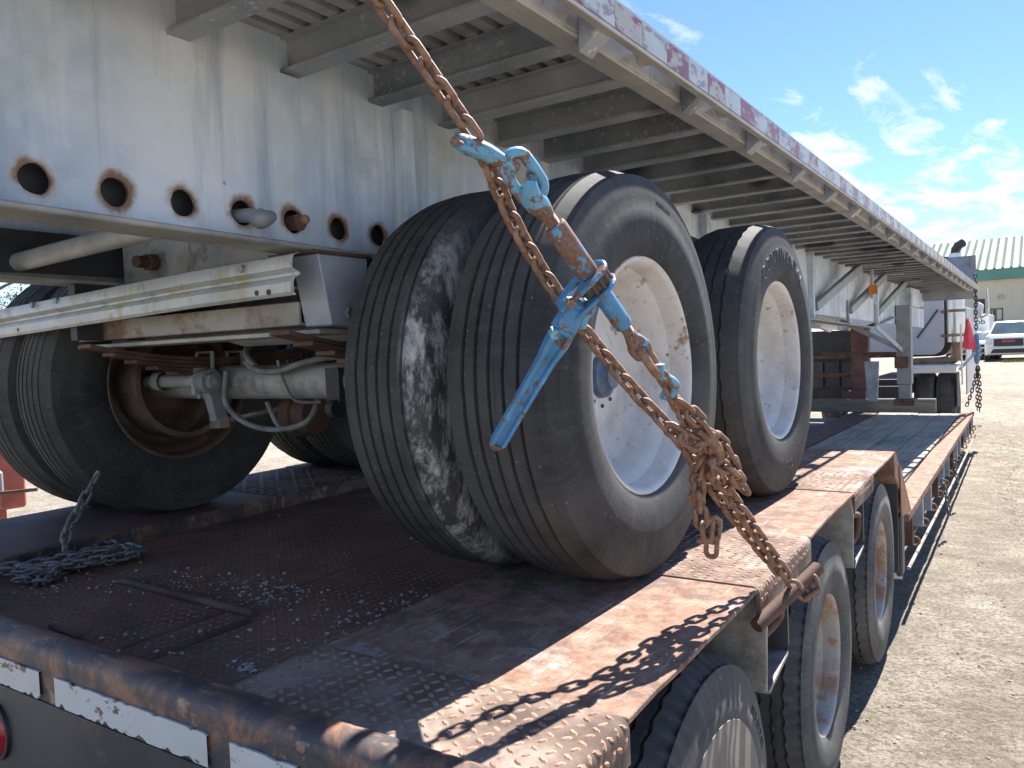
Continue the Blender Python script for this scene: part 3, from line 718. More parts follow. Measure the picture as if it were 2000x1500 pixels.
# brake slack adjuster, cam shaft and air lines at the rear axle
br = fb('slack_adjuster', MB().lathe([(-.03, .001), (-.03, .042), (.028, .046), (.03, .001)], 20, c=(-2.47, 1.70, 1.405)).bar((-2.47, 1.705, 1.40), (-2.46, 1.735, 1.265), .04, .05, (0, 1, 0)), 'grey_steel', smooth=35, bevel=.003)
fb('bolt', MB().lathe([(0, .03), (.02, .03), (.022, .02), (.028, .001)], 8, c=(-2.44, 1.70, 1.405)), 'grey_steel', br)
fb('clevis', MB().box((-2.50, 1.72, 1.235), (-2.44, 1.76, 1.275)).tube([(-2.47, 1.74, 1.255), (-2.36, 1.92, 1.29)], .012, 8), 'chrome', br)
fb('cam_shaft', MB().tube([(-2.84, 1.70, 1.408), (-2.50, 1.70, 1.406)], .024, 14).lathe([(0, .036), (.05, .036)], 14, c=(-2.78, 1.70, 1.408)).box((-2.53, 1.675, 1.36), (-2.51, 1.725, 1.455)), 'green_steel', smooth=40)
fb('brake_chamber', MB().lathe([(0, .001), (0, .05), (.03, .075), (.08, .078), (.085, .088), (.10, .088), (.105, .078), (.16, .07), (.165, .001)], 24, c=(-2.36, 1.96, 1.27)), 'rust_dark', smooth=40)
for pts, r in (([(-2.30, 1.74, 1.47), (-2.22, 1.72, 1.44), (-2.1, 1.71, 1.435), (-1.98, 1.72, 1.46), (-1.85, 1.73, 1.475), (-1.5, 1.76, 1.49)], .011),
               ([(-2.33, 1.80, 1.55), (-2.30, 1.74, 1.50), (-2.24, 1.73, 1.455)], .011),
               ([(-2.40, 1.73, 1.44), (-2.40, 1.72, 1.33), (-2.30, 1.72, 1.26), (-2.17, 1.74, 1.235), (-2.05, 1.78, 1.26), (-2.03, 1.82, 1.34)], .010),
               ([(-2.12, 1.73, 1.47), (-2.10, 1.735, 1.40), (-2.06, 1.745, 1.335), (-2.0, 1.80, 1.325)], .0055),
               ([(-2.2, 1.74, 1.33), (-2.16, 1.75, 1.25), (-2.10, 1.76, 1.235)], .008)):
    fb('air_line', MB().tube(smoothpath(pts), r, 8), 'hose', smooth=60)
fb('axle_clamp', MB().box((-1.90, 1.735, 1.33), (-1.84, 1.76, 1.44)).lathe([(0, .001), (0, .028), (.03, .03), (.03, .001)], 12, c=(-1.88, 1.735, 1.31)), 'dark_steel')
# pins stuck in the girder holes
fb('hooked_pin', MB().tube(smoothpath([(-1.60, 1.187, holez(1.187) - .004), (-1.535, 1.19, holez(1.187) - .008), (-1.510, 1.195, holez(1.187) - .017), (-1.500, 1.212, holez(1.187) - .016), (-1.497, 1.234, holez(1.187) - .006)], 5), [.017] * 8 + [.019, .021, .023, .024, .024, .023, .022, .020, .018, .016, .014, .012, .008], 12), 'grey_steel', smooth=50)
fb('plug', MB().lathe([(0, .021), (.05, .022), (.056, .012), (.057, .001)], 7, c=(-1.585, 1.345, holez(1.34) - .003)), 'rust_dark')
fb('plug', MB().lathe([(0, .0125), (.012, .012), (.016, .001)], 8, c=(-1.53, 1.35, holez(1.34) + .002)), 'orange_rust')
# landing gear and side brackets far forward
leg = fb('landing_leg', MB().box((-1.545, 11.05, .85), (-1.375, 11.22, 1.86)).box((-1.53, 11.07, .66), (-1.39, 11.2, .85)), 'grey_steel', bevel=.006)
fb('foot', MB().box((-1.58, 10.98, .58), (-1.34, 11.3, .66)), 'rust_dark', leg); fb('crank_box', MB().box((-1.56, 10.98, 1.06), (-1.40, 11.05, 1.20)), 'rust_dark', leg)
leg = fb('landing_leg', MB().box((-2.80, 11.05, .85), (-2.63, 11.22, 1.86)).box((-2.79, 11.07, .66), (-2.65, 11.2, .85)), 'grey_steel', bevel=.006)
fb('leg_brace', MB().bar((-2.65, 11.13, 1.27), (-1.545, 11.13, 1.24), .05, .05), 'rust_dark')
fb('leg_brace', MB().bar((-2.2, 11.0, 1.70), (-1.53, 11.04, 1.32), .04, .06), 'beam'); fb('leg_brace', MB().bar((-1.50, 9.3, 1.585), (-1.47, 11.05, 1.28), .012, .055), 'slate_plate')
fb('leg_brace', MB().bar((-2.2, 9.0, 1.60), (-2.7, 11.0, 1.2), .05, .06), 'beam')
for ya, yb in ((6.55, 8.45), (7.95, 9.85), (9.45, 11.75)):
    b = fb('support_arm', MB().bar((-1.53, ya + .15, 1.735), (-1.40, yb - .75 if False else ya + 1.35, 2.12), .045, .075), 'grey_steel', bevel=.004)
    fb('arm_foot', MB().box((-1.552, ya + .10, flz(ya) + .01), (-1.535, ya + .16, 1.83)), 'beam', b); fb('arm_head', MB().box((-1.46, ya + 1.30, 2.125), (-1.22, ya + 1.36, 2.14)), 'alu', b)
mk = fb('marker_lamp', MB().box((-1.43, 8.60, 1.86), (-1.405, 8.66, 2.15)), 'alu'); fb('lens', MB().box((-1.44, 8.58, 1.90), (-1.36, 8.597, 1.99)), 'orange_lens', mk)
fb('wing_bracket', MB().prism([(-1.7, 7.5, 1.60), (-1.7, 8.2, 1.595), (-1.7, 8.2, 1.555), (-1.7, 8.0, 1.555), (-1.7, 7.9, 1.53), (-1.7, 7.5, 1.575)], (.03, 0, 0)), 'white_paint')
fb('king_pin_plate', MB().box((-2.6, 11.6, 1.88), (-1.5, 13.8, 1.90)), 'beam'); fb('nose_box', MB().box((-1.62, 11.5, 1.86), (-1.42, 12.4, 2.10)), 'web')
# ------------------------------------------------------------------ lowboy trailer (own axes: x = 0 at its right edge, y forward)
LBY = R(1.35)
LB = thing('lowboy_trailer', 'rusty lowboy trailer with steel checker plate deck carrying the grey flatbed', 'trailer', (-.52, 0, 0), LBY)
def lb(name, mb, mat, parent=None, **k): return part(name, mb, mat, parent or LB, **k)
def toL(x, y, z): return world_of(LB).inverted() @ Vector((x, y, z))
ZD = .885; ZC = .845
XL = -.675                                   # inner edge of the right wheel deck
# rear bumper
prof = [(.785, .30), (.785, .872), (.787, .884), (.793, .894), (.802, .900), (.815, .903), (.838, .903), (.85, .897), (.85, .30)]
bp = lb('rear_bumper', MB().prism([(.02, y, z) for y, z in prof], (-2.80, 0, 0)), 'bumper', smooth=35)
lb('rear_panel', MB().box((-2.79, .7805, .28), (0.01, .7845, .786)), 'black', bp)
def tape_piece(x0, x1, z0, z1):
    # torn lower edge and corners: a real outline
    n = max(6, int((x1 - x0) / .012)); top = []; bot = []
    for i in range(n + 1):
        x = x0 + (x1 - x0) * i / n
        top.append((x, .7805, z1 + (random.uniform(-.004, .001) if random.random() < .4 else 0))); bot.append((x, .7805, z0 + (random.uniform(0, .012) if random.random() < .35 else 0)))
    mb = MB(); vs = bot + top; m = n + 1
    vs2 = [(a, b - .0012, c) for a, b, c in vs]
    mb.add(vs2, [(i, i + 1, m + i + 1, m + i) for i in range(n)]); mb.add(vs2 + [(a, b + .0035, c) for a, b, c in vs], [(i, i + 1, 2 * m + i + 1, 2 * m + i) for i in range(n)] + [(m + i, m + i + 1, 3 * m + i + 1, 3 * m + i) for i in range(n)])
    return mb
for x0, x1 in ((-1.58, -1.18), (-1.12, -.88), (-.88, -.63), (-.57, -.41), (-.36, -.2)):
    lb('reflective_tape', tape_piece(x0, x1, .790, .848), 'white_tape', bp)
lb('reflective_tape', tape_piece(-2.3, -1.62, .790, .848), 'white_tape', bp)
tl = lb('tail_light', MB().lathe([(0, .001), (.012, .03), (.008, .05), (0, .055)], 28), 'red_lens', bp, smooth=50)
tl.location = (-1.385, .778, .68); tl.rotation_euler = (0, 0, -math.pi / 2)
rg = link('light_ring', MB().lathe([(0, .055), (.006, .058), (.006, .066), (-.006, .068)], 28).mesh('light_ring', 'black_plastic', 50), bp, (-1.385, .778, .68), (0, 0, -math.pi / 2))
# raised-lug pattern; surf(u, y, h) -> point on the plate lifted by h along its normal
def lugs(x0, x1, y0, y1, surf, p=.0275, l=.0128, w=.0052, h=.0024):
    mb = MB(); i = 0; y = y0 + p * .5
    while y < y1 - p * .35:
        j = 0; x = x0 + p * .5
        while x < x1 - p * .3:
            a = R(45) if (i + j) % 2 else R(-45)
            a += R(12 + random.uniform(-3, 3)); ca, sa = math.cos(a), math.sin(a); hh_ = h * random.choice((.35, .7, 1, 1, 1)); kl = random.uniform(.85, 1.05)
            pts = [(-l, 0), (-l * .45, -w), (l * .45, -w), (l, 0), (l * .45, w), (-l * .45, w)]; top = [(-l * .55, 0), (-l * .3, -w * .5), (l * .3, -w * .5), (l * .55, 0), (l * .3, w * .5), (-l * .3, w * .5)]
            vs = []
            for (u, v_), hh in [(q, -.0005) for q in pts] + [(q, hh_) for q in top]:
                vs.append(surf(x + (u * ca - v_ * sa) * kl, y + (u * sa + v_ * ca) * kl, hh))
            mb.add(vs, [(k, (k + 1) % 6, 6 + (k + 1) % 6, 6 + k) for k in range(6)] + [tuple(range(6, 12))])
            x += p; j += 1
        y += p * .82; i += 1
    return mb
ER = .020
def fold(u, y, h):
    # flat sheet folded down over the outer edge: u is measured along the sheet
    wob = .004 * mnoise.noise((y * 6, 0, 3))
    z0 = ZD + .003
    if u < -.016: return (u, y, z0 + h)
    s_ = (u + .016) / ER
    if s_ < math.pi / 2: return (-.016 + (ER + h) * math.sin(s_), y, z0 - ER + (ER + h) * math.cos(s_))
    d = u + .016 - ER * math.pi / 2
    return (-.016 + ER + h + wob * d * 20, y, z0 - ER - d)
def diamond_plate(y0, y1):
    us = [XL, -.4, -.2, -.06, -.016, -.010, -.004, .002, .008, .0154, .03, .05, .07]
    mb = MB(); ny = 10; vs = []
    for k in range(ny + 1):
        y = y0 + (y1 - y0) * k / ny
        for u in us: vs.append(fold(u, y, 0))
        for u in us: vs.append(fold(u, y, -.009))
    n = len(us); N = 2 * n; fs = []
    for k in range(ny):
        a, b = k * N, (k + 1) * N
        for i in range(n - 1): fs += [(a + i, b + i, b + i + 1, a + i + 1), (a + n + i, a + n + i + 1, b + n + i + 1, b + n + i)]
        fs += [(a, a + n, b + n, b), (a + n - 1, b + n - 1, b + N - 1, a + N - 1)]
    for e in (0, ny * N): fs += [(e + i, e + i + 1, e + n + i + 1, e + n + i) for i in range(n - 1)]
    o = lb('checker_plate', mb.add(vs, fs), 'checker', smooth=50)
    g = lb('raised_lugs', lugs(XL + .005, .066, y0 + .004, y1 - .004, fold), 'lug', o); tag(g, None, kind='stuff')
diamond_plate(.852, 1.088)
def smooth_plate(y0, y1, z=ZD):
    mb = MB(); ny = 6; e = []
    for i in range(ny + 1):
        y = y0 + (y1 - y0) * i / ny; e.append((.0 + random.uniform(-.003, .003), y))
    poly = [(XL, y0, z - .012)] + [(x, y, z - .012) for x, y in e] + [(XL, y1, z - .012)]
    return lb('deck_plate', mb.prism(poly, (0, 0, .012)), 'rust_plate', bevel=.002)
smooth_plate(1.091, 1.832); diamond_plate(1.836, 2.385); smooth_plate(2.389, 3.135); diamond_plate(3.139, 3.605); smooth_plate(3.609, 4.35)
# middle deck, lower, brown checker plate in sheets
flat = lambda x, y, h: (x, y, ZC + h)
for (x0, x1, y0, y1) in ((-1.155, -.680, .852, 1.55), (-2.115, -1.16, .852, 1.28), (-1.155, -.68, 1.554, 2.9), (-2.115, -1.16, 1.284, 2.2), (-2.115, -1.16, 2.204, 3.6), (-1.155, -.68, 2.904, 4.35), (-2.115, -1.16, 3.604, 4.35)):
    o = lb('floor_plate', MB().box((x0 + .002, y0 + .002, ZC - .012), (x1 - .002, y1 - .002, ZC)), 'brown_plate')
    g = lb('raised_lugs', lugs(x0 + .008, x1 - .006, y0 + .006, y1 - .006, flat, p=.029 if y1 < 3 else .036, h=.0017), 'brown_lug', o); tag(g, None, kind='stuff')
lb('step_riser', MB().box((XL - .003, .852, ZC - .02), (XL - .0005, 4.35, ZD - .012)), 'rust_rail')
# left wheel deck
lb('deck_plate', MB().box((-2.80, .852, ZD - .04), (-2.12, 2.2, ZD + .012)), 'red_steel', bevel=.004); lb('deck_plate', MB().box((-2.80, 2.84, ZD - .04), (-2.12, 4.35, ZD + .012)), 'red_steel', bevel=.004)
lb('grating_plate', MB().box((-2.80, 2.203, ZD - .04), (-2.12, 2.837, ZD + .008)), 'checker')
g = lb('raised_lugs', lugs(-2.78, -2.13, 2.22, 2.82, lambda x, y, h: (x, y, ZD + .008 + h), p=.06, l=.026, w=.012, h=.003), 'lug'); tag(g, None, kind='stuff')
lb('deck_curb', MB().box((-2.118, .852, ZC - .02), (-2.105, 4.35, ZD + .0115)), 'bumper', bevel=.003)
# hatch seam rods and debris welded on the middle deck
lb('hatch_rod', MB().tube([toL(-2.20, 1.20, ZC + .008), toL(-1.60, 1.195, ZC + .008)], .011, 10), 'rust_dark', smooth=50)
lb('hatch_rod', MB().box((-1.052, .86, ZC - .004), (-1.028, 1.20, ZC + .006)), 'rust_dark', bevel=.003)
lb('hatch_gap', MB().box((-1.066, .86, ZC - .004), (-1.0525, 1.20, ZC + .0006)), 'dark_steel')
lb('weld_stub', MB().tube([toL(-1.99, .905, ZC + .006), toL(-1.84, .90, ZC + .006)], .007, 8), 'rust_dark')
# frame below; the chassis is one solid box added to block light underneath
lb('chassis', MB().box((-2.0, .86, .34), (-.78, 4.30, ZC - .014)), 'dark_steel')
lb('suspension_beam', MB().box((-.80, 1.0, .50), (-.72, 4.4, .78)), 'black')
# outrigger brackets between the wheels
def bracket(yn, yf, mud=True):
    b = lb('outrigger_bracket', MB().prism([(-.68, yn, .872), (-.004, yn, .868), (.004, yn, .80), (-.0, yn, .612), (-.13, yn, .60), (-.68, yn, .66)], (0, .012, 0)), 'mud', bevel=.002)
    lb('bracket_plate', MB().prism([(-.5, yf, .868), (.004, yf, .868), (.004, yf, .66), (-.015, yf, .64), (-.5, yf, .64)], (0, -.012, 0)), 'black', b)
    lb('bracket_edge', MB().hexa([(-.06, yn + .0125, .600), (.004, yn + .0125, .604), (.004, yf - .0125, .636), (-.06, yf - .0125, .632), (-.06, yn + .0125, .610), (.004, yn + .0125, .614), (.004, yf - .0125, .646), (-.06, yf - .0125, .642)]), 'stained', b)
    return b
b1 = bracket(1.885, 2.10); b2 = bracket(3.10, 3.33)
# tie-down loop, red marker and the pipe stake the chain is wrapped round
lb('tie_loop', MB().tube(smoothpath([(-.02, 1.905, .80), (.004, 1.95, .80), (.004, 2.01, .78), (-.01, 2.04, .745), (-.03, 1.99, .72), (-.03, 1.93, .735), (-.02, 1.905, .80)]), .012, 10), 'rust_dark', b1, smooth=50)
lb('marker_lamp', MB().box((-.06, 1.93, .665), (-.04, 1.97, .735)), 'red_lens', b1, bevel=.004)
lb('pipe_stake', MB().tube([toL(-.566, 1.82, .797), toL(-.468, 2.015, .90)], [.0175, .0175], 18), 'rust_dark', b1, smooth=40)
lb('tie_loop', MB().tube(smoothpath([(-.02, 3.115, .80), (.004, 3.15, .80), (.004, 3.20, .78), (-.01, 3.22, .70), (-.02, 3.14, .70), (-.02, 3.115, .80)]), .012, 10), 'rust_dark', b2, smooth=50)
# front slope of the wheel deck
poly = [(0, 4.353, ZD), (0, 4.42, ZD - .012), (0, 4.95, .50), (0, 5.0, .445), (0, 4.90, .445), (0, 4.353, .76)]
lb('front_ramp', MB().prism([(-.004, y, z) for _, y, z in poly], (-2.79, 0, 0)), 'rust_rail', bevel=.003)
lb('ramp_cheek', MB().prism([(.0, 4.50, .80), (.0, 4.98, .455), (.0, 4.52, .52)], (.006, 0, 0)), 'orange_rust')
lb('wheel_well_wall', MB().box((-.7, 4.46, .23), (-.006, 4.475, .80)), 'black')
lb('wall_flange', MB().hexa([(-.28, 4.40, .20), (-.01, 4.62, .155), (-.01, 4.64, .155), (-.28, 4.42, .20), (-.28, 4.40, .26), (-.01, 4.62, .225), (-.01, 4.64, .225), (-.28, 4.42, .26)]), 'cream_edge')
lb('corner_post', MB().box((-.075, 4.60, .17), (-.004, 4.72, .50)), 'black', bevel=.01)
# main deck, falling slightly to the front
def mz(y): return .455 - .0173 * (y - 5)
def long(x0, x1, zt, th, y0, y1):
    return MB().hexa([(x0, y0, mz(y0) + zt - th), (x1, y0, mz(y0) + zt - th), (x1, y1, mz(y1) + zt - th), (x0, y1, mz(y1) + zt - th), (x0, y0, mz(y0) + zt), (x1, y0, mz(y0) + zt), (x1, y1, mz(y1) + zt), (x0, y1, mz(y1) + zt)])
YE = 13.3
lb('edge_rail', long(-.145, 0, 0, .05, 4.92, YE), 'rust_rail', bevel=.004)
for i in range(4):
    for (ya, yb) in (((4.95, 9.1), (9.11, YE - .1)) if i % 2 else ((4.95, 7.4), (7.41, YE - .1))):
        x1 = -.175 - i * .272; lb('deck_plank', long(x1 - .262, x1, -.022 + random.uniform(-.006, .006), .05, ya, yb), 'wood', bevel=.005)
lb('main_beam', long(-1.66, -1.28, -.02, .2, 4.9, YE), 'red_steel')
for k in range(9): lb('cross_bar', MB().box((-2.5, 5.3 + k * .85, mz(5.3 + k * .85) - .09), (-1.665, 5.42 + k * .85, mz(5.3 + k * .85) - .04)), 'grey_steel')
lb('under_pan', long(-2.6, -1.67, -.22, .02, 4.9, YE), 'dark_steel'); lb('main_beam', long(-2.79, -2.5, -.02, .2, 4.9, YE), 'red_steel')
lb('side_sill', long(-.16, -.12, -.052, .20, 4.92, YE), 'black')
for k in range(14):
    y = 5.12 + k * .60; w = MB()
    w.box((-.118, y, mz(y) - .235), (-.006, y + .008, mz(y) - .052)).box((-.018, y + .0082, mz(y) - .235), (-.006, y + .075, mz(y) - .052))
    o = lb('outrigger_post', w, 'slate_plate' if k % 3 else 'rust_dark')
    lb('lashing_ring', MB().tube([(-.004 + .026 * math.cos(a), y + .10, mz(y) - .225 + .026 * math.sin(a)) for a in np.linspace(0, 2 * math.pi, 12, endpoint=False)], .007, 7, closed=True), 'orange_rust', o, smooth=60)
lb('lower_pipe', MB().tube([(.006, 4.78, .175), (.012, 8, .085), (.012, YE, -.03)], .010, 10), 'stained', smooth=50)
lb('front_timber', MB().box((-2.62, YE + .003, .29), (-.50, YE + .15, .50)), 'timber', bevel=.01)
gn = lb('gooseneck', MB().box((-1.85, YE + .16, .3), (-1.50, 16.0, .62)).box((-1.70, YE + .2, .62), (-1.45, 13.75, 1.62)), 'red_steel')
lb('gooseneck_bar', MB().box((-2.7, YE + .25, 1.14), (-1.3, YE + .32, 1.22)), 'rust_dark', gn); lb('gooseneck_bar', MB().box((-2.7, YE + .25, .84), (-1.72, YE + .31, .91)), 'rust_dark', gn)
lb('gooseneck_wall', MB().box((-2.9, 14.6, .2), (-1.0, 14.7, .62)), 'dark_steel', gn)
lb('equipment_box', MB().box((-3.3, 13.9, .62), (-1.72, 14.5, 1.60)), 'dark_steel', gn)
for k in range(5): lb('locker_door', MB().box((-2.95 + k * .26, 13.87, .66), (-2.73 + k * .26, 13.898, 1.08)), 'black', gn)
lb('gooseneck_brace', MB().hexa([(-1.38, 12.9, .5), (-1.25, 12.9, .5), (-1.25, 12.98, .5), (-1.38, 12.98, .5), (-1.42, 12.9, 1.1), (-1.22, 12.9, 1.1), (-1.22, 12.98, 1.1), (-1.42, 12.98, 1.1)]), 'slate_plate', gn)
# wheels
rimL = rim_mb(.236, .115, .07, .19)
rl_me = rimL.mesh('wheel', 'rusty_rim', 38); tl_me = shifted(T_LOW, -.092).mesh('tyre', 'rubber_brown', 45); tl2 = shifted(T_LOW, -.092).mesh('tyre', 'rubber', 45)
hubL = MB().lathe([(-.095, .001), (-.05, .001), (-.048, .03), (-.06, .045), (-.095, .055)], 24).mesh('hub_cap', 'drum', 40)
txL = ring_text('11.5 11.2 SE', .335, .0245, R(58), .030, 'letter_pale', .001)
cover = MB().lathe([(.021, .300), (.0265, .296), (.028, .27), (.034, .2), (.037, .1), (.037, .001)], 48).mesh('wheel_cover', 'dust_cover', 50)
for i, y in enumerate((1.53, 2.72, 3.94)):
    x = -.03
    w = link('wheel', rl_me, LB, (x, y, .375)); link('tyre', tl_me, w); link('hub_cap', hubL, w)
    if i == 0: link('lettering', txL, w); link('wheel_cover', cover, w)
    w = link('wheel', rl_me, LB, (x - .46, y, .375), (0, 0, math.pi)); link('tyre', tl2, w)
    w = link('wheel', rl_me, LB, (-2.72, y, .375), (0, 0, math.pi)); link('tyre', tl2, w)
    lb('axle', MB().tube([(-2.6, y, .375), (-.15, y, .375)], .06, 14), 'dark_steel')
# ------------------------------------------------------------------ chains
def link_mesh(pitch, wire, width, mat, n=18, k=8):
    a = pitch / 2 + wire / 2; b = width / 2 - wire / 2     # centre-line half length and half width
    s_ = a - b; path = []
    for i in range(n):
        t = 2 * math.pi * i / n
        x = b * math.cos(t) + (s_ if math.cos(t) > 1e-6 else -s_ if math.cos(t) < -1e-6 else 0); path.append((x, b * math.sin(t), 0))
    return MB().tube(path, wire / 2, k, closed=True).mesh('chain_link', mat, 80)
LK = link_mesh(.0350, .0113, .0355, 'chain'); LKG = link_mesh(.0350, .0110, .035, 'grey_chain'); LKD = link_mesh(.055, .016, .052, 'dark_chain', 12, 6)
def resample(pts, step):
    P = [Vector(p) for p in pts]; out = [P[0].copy()]; acc = 0
    for a, b in zip(P[:-1], P[1:]):
        L = (b - a).length
        while acc + L >= step:
            t = (step - acc) / L; a = a.lerp(b, t); out.append(a.copy()); L = (b - a).length; acc = 0
        acc += L
    return out
def chain(root, pts, me, pitch, roll0=45, jit=4, sm=8):
    P = resample(smoothpath(pts, sm) if len(pts) > 2 else pts, pitch); inv = world_of(root).inverted(); out = []
    for i in range(len(P) - 1):
        a, b = P[i], P[i + 1]; d = (b - a).normalized(); c = (a + b) / 2
        ref = Vector((.6, -.64, -.44))
        if abs(ref.dot(d)) > .9: ref = Vector((0, 0, 1))
        u = (ref - d * ref.dot(d)).normalized(); w = d.cross(u)
        ang = R(roll0 + (90 if i % 2 else 0) + random.uniform(-jit, jit)); z = u * math.cos(ang) + w * math.sin(ang); y = z.cross(d)
        m = Matrix.Identity(4)
        for r_ in range(3): m[r_][0] = d[r_]; m[r_][1] = y[r_]; m[r_][2] = z[r_]
        m.translation = c
        o = link('chain_link', me, root); o.matrix_basis = inv @ m; out.append(o)
    return out
TT = V(-.80, .875, 1.994); AA = V(-.50, 1.93, .866); DD = (AA - TT).normalized()
NN = V(.626, -.645, -.437); SS = V(-.756, -.366, -.543)
def B(b, s=0, n=0): return TT + DD * b + SS * s + NN * n
ch = thing('binder_chain', 'rusty brown tie-down chain running taut from the flatbed edge to the lowboy edge', 'chain', AA)
TOP = B(-.28, .0)
chain(ch, [TOP, B(.27, .004)], LK, .035, 40)                                        # taut upper run
# slack tail beside the binder, through the tangle and down to the anchor, one unbroken run
chain(ch, [B(.262, .004), B(.34, .022, -.02), B(.45, .040, -.04), B(.60, .048, -.05), B(.72, .045, -.05), B(.84, .038, -.035), B(.95, .024, -.01), B(1.02, .020, -.03), B(1.15, .024, -.045), B(1.35, .020, -.035), B(1.53, .008, -.008)], LK, .035, 42)
chain(ch, [B(.825, -.026), B(.95, -.014), B(1.05, -.004), B(1.3, 0), B(1.55, 0)], LK, .035, 48)      # lower taut run
# slack gathered in a tangle, loops hanging
tang = [B(.95, .024, .0), B(1.00, -.004, .035), B(1.05, -.03, .02), V(-.606, 1.585, 1.21), V(-.607, 1.588, 1.13), V(-.605, 1.592, 1.075), V(-.600, 1.607, 1.035), V(-.590, 1.622, 1.06), V(-.588, 1.618, 1.10), V(-.59, 1.61, 1.06), V(-.594, 1.612, 1.02), V(-.599, 1.612, .985)]
chain(ch, tang, LK, .035, 30, 35, 10)
chain(ch, [B(.90, -.022, .01), B(.96, -.035, .02), B(1.02, -.028, .035), V(-.612, 1.59, 1.20), V(-.618, 1.60, 1.12), V(-.614, 1.605, 1.17), B(1.05, -.03, .02)], LK, .035, 60, 30, 10)
chain(ch, [B(.985, -.028, .02), B(1.04, -.048, .025), B(1.10, -.040, .035), B(1.165, -.018, .030), B(1.11, .004, .036), B(1.05, -.012, .048), B(1.10, -.030, .05), B(1.18, -.030, .032), B(1.21, -.012, .03)], LK, .035, 50, 25, 10)
# chain end hooked round the stake
chain(ch, [B(1.545, 0, 0), V(-.492, 1.950, .850), V(-.472, 1.965, .838), V(-.468, 1.985, .865), V(-.49, 1.975, .905)], LK, .035, 40, 20, 10)
def put(name, mb, mat, root, **k): return part(name, mb, mat, root, world=True, **k)
put('grab_hook', MB().tube(smoothpath([B(.975, -.022, .03), B(1.00, -.030, .036), B(1.03, -.034, .036), B(1.052, -.030, .040), B(1.062, -.016, .045), B(1.052, -.004, .046)], 4), [.007, .0075, .008, .009, .010, .011, .0115, .0115, .0115, .011, .011, .0105, .010, .0095, .009, .009, .0085, .008, .0075, .007, .005], 10), 'chain', ch, smooth=50)
# ------------------------------------------------------------------ ratchet binder
bd = thing('ratchet_binder', 'chipped blue ratchet load binder with long handle hooked into the rusty chain', 'load binder', B(.58))
so_ = -.020
def oval(b0, b1, w, r, s0=so_, tilt=0, nn=0, k=20):
    c = (b0 + b1) / 2; h = (b1 - b0) / 2; pts = []
    for i in range(k):
        t = 2 * math.pi * i / k; q = math.cos(t); u = (h - w) * (1 if q > 1e-6 else -1 if q < -1e-6 else 0) + w * q; v_ = w * math.sin(t)
        pts.append(B(c + u, s0 + v_ * math.cos(tilt), nn + v_ * math.sin(tilt)))
    return MB().tube(pts, r, 10, closed=True)
hk = put('hook', MB().tube([B(.222, .034, .002), B(.245, .020, .004), B(.272, .004, .006), B(.295, -.008, .005), B(.318, -.020, .002), B(.325, -.023, .0)], [.0125, .0165, .0165, .0125, .0095, .0085], 12), 'blue_worn', bd, smooth=50)
put('hook_lip', MB().tube([B(.218, .036, .016), B(.235, .030, .018), B(.262, .014, .018)], [.006, .008, .006], 8), 'blue_worn', hk, smooth=50)
put('end_link', oval(.300, .388, .024, .0105, -.024, R(20)), 'blue_worn', bd, smooth=80)
put('rod_eye', MB().tube([B(.352, -.030, .012), B(.362, -.020, .016), B(.378, -.015, .012), B(.395, -.017, .004), B(.413, -.019, 0), B(.426, so_, 0)], [.010, .016, .0205, .0205, .0165, .0125], 14).tube([B(.352, -.030, .010), B(.350, -.036, -.004), B(.362, -.032, -.014), B(.38, -.024, -.012)], [.010, .010, .011, .014], 10), 'blue_worn', bd, smooth=60)
def threads(b0, b1, r):
    mb = MB(); n = max(3, int((b1 - b0) / .0042)); P = []; rs = []
    for i in range(2 * n + 1): P.append(B(b0 + (b1 - b0) * i / (2 * n), so_)); rs.append(r if i % 2 else r * .82)
    return mb.tube(P, rs, 16)
put('threaded_rod', threads(.420, .452, .0125), 'chain', bd, smooth=20)
put('barrel', MB().tube([B(.444, so_), B(.446, so_), B(.450, so_), B(.556, so_), B(.560, so_)], [.017, .0195, .0205, .0205, .018], 22), 'blue_mostly_rust', bd, smooth=35)
gear = MB(); P = []
for e in (.566, .588):
    for i in range(48):
        a = 2 * math.pi * i / 48; r_ = .0335 if (i // 2) % 2 else .0275; P.append(B(e, so_ + r_ * math.cos(a), r_ * math.sin(a)))
gear.add(P, [(i, (i + 1) % 48, 48 + (i + 1) % 48, 48 + i) for i in range(48)] + [tuple(range(47, -1, -1)), tuple(range(48, 96))])
put('ratchet_gear', gear, 'dark_chain', bd)
put('barrel', MB().tube([B(.594, so_), B(.598, so_), B(.688, so_), B(.692, so_)], [.0165, .0180, .0180, .0155], 22), 'blue_paint', bd, smooth=35)
put('threaded_rod', threads(.685, .716, .0115), 'chain', bd, smooth=20)
put('rod_eye', MB().tube([B(.712, so_), B(.722, so_), B(.735, -.014), B(.750, -.008), B(.766, -.010), B(.775, -.018)], [.0125, .0145, .012, .011, .0105, .0095], 12).tube([B(.722, so_), B(.735, -.028), B(.752, -.034), B(.767, -.030), B(.775, -.018)], [.0125, .011, .0105, .010, .0095], 12), 'blue_mostly_rust', bd, smooth=60)
put('end_link', oval(.748, .822, .0195, .0085, -.024, R(70)), 'chain', bd, smooth=80)
lh = put('hook', MB().tube(smoothpath([B(.808, -.034, .0), B(.822, -.026, .004), B(.838, -.028, .004), B(.862, -.036, .002), B(.878, -.030, .0), B(.884, -.014, 0), B(.872, -.006, 0)], 4), .0105, 10), 'blue_worn', bd, smooth=60)
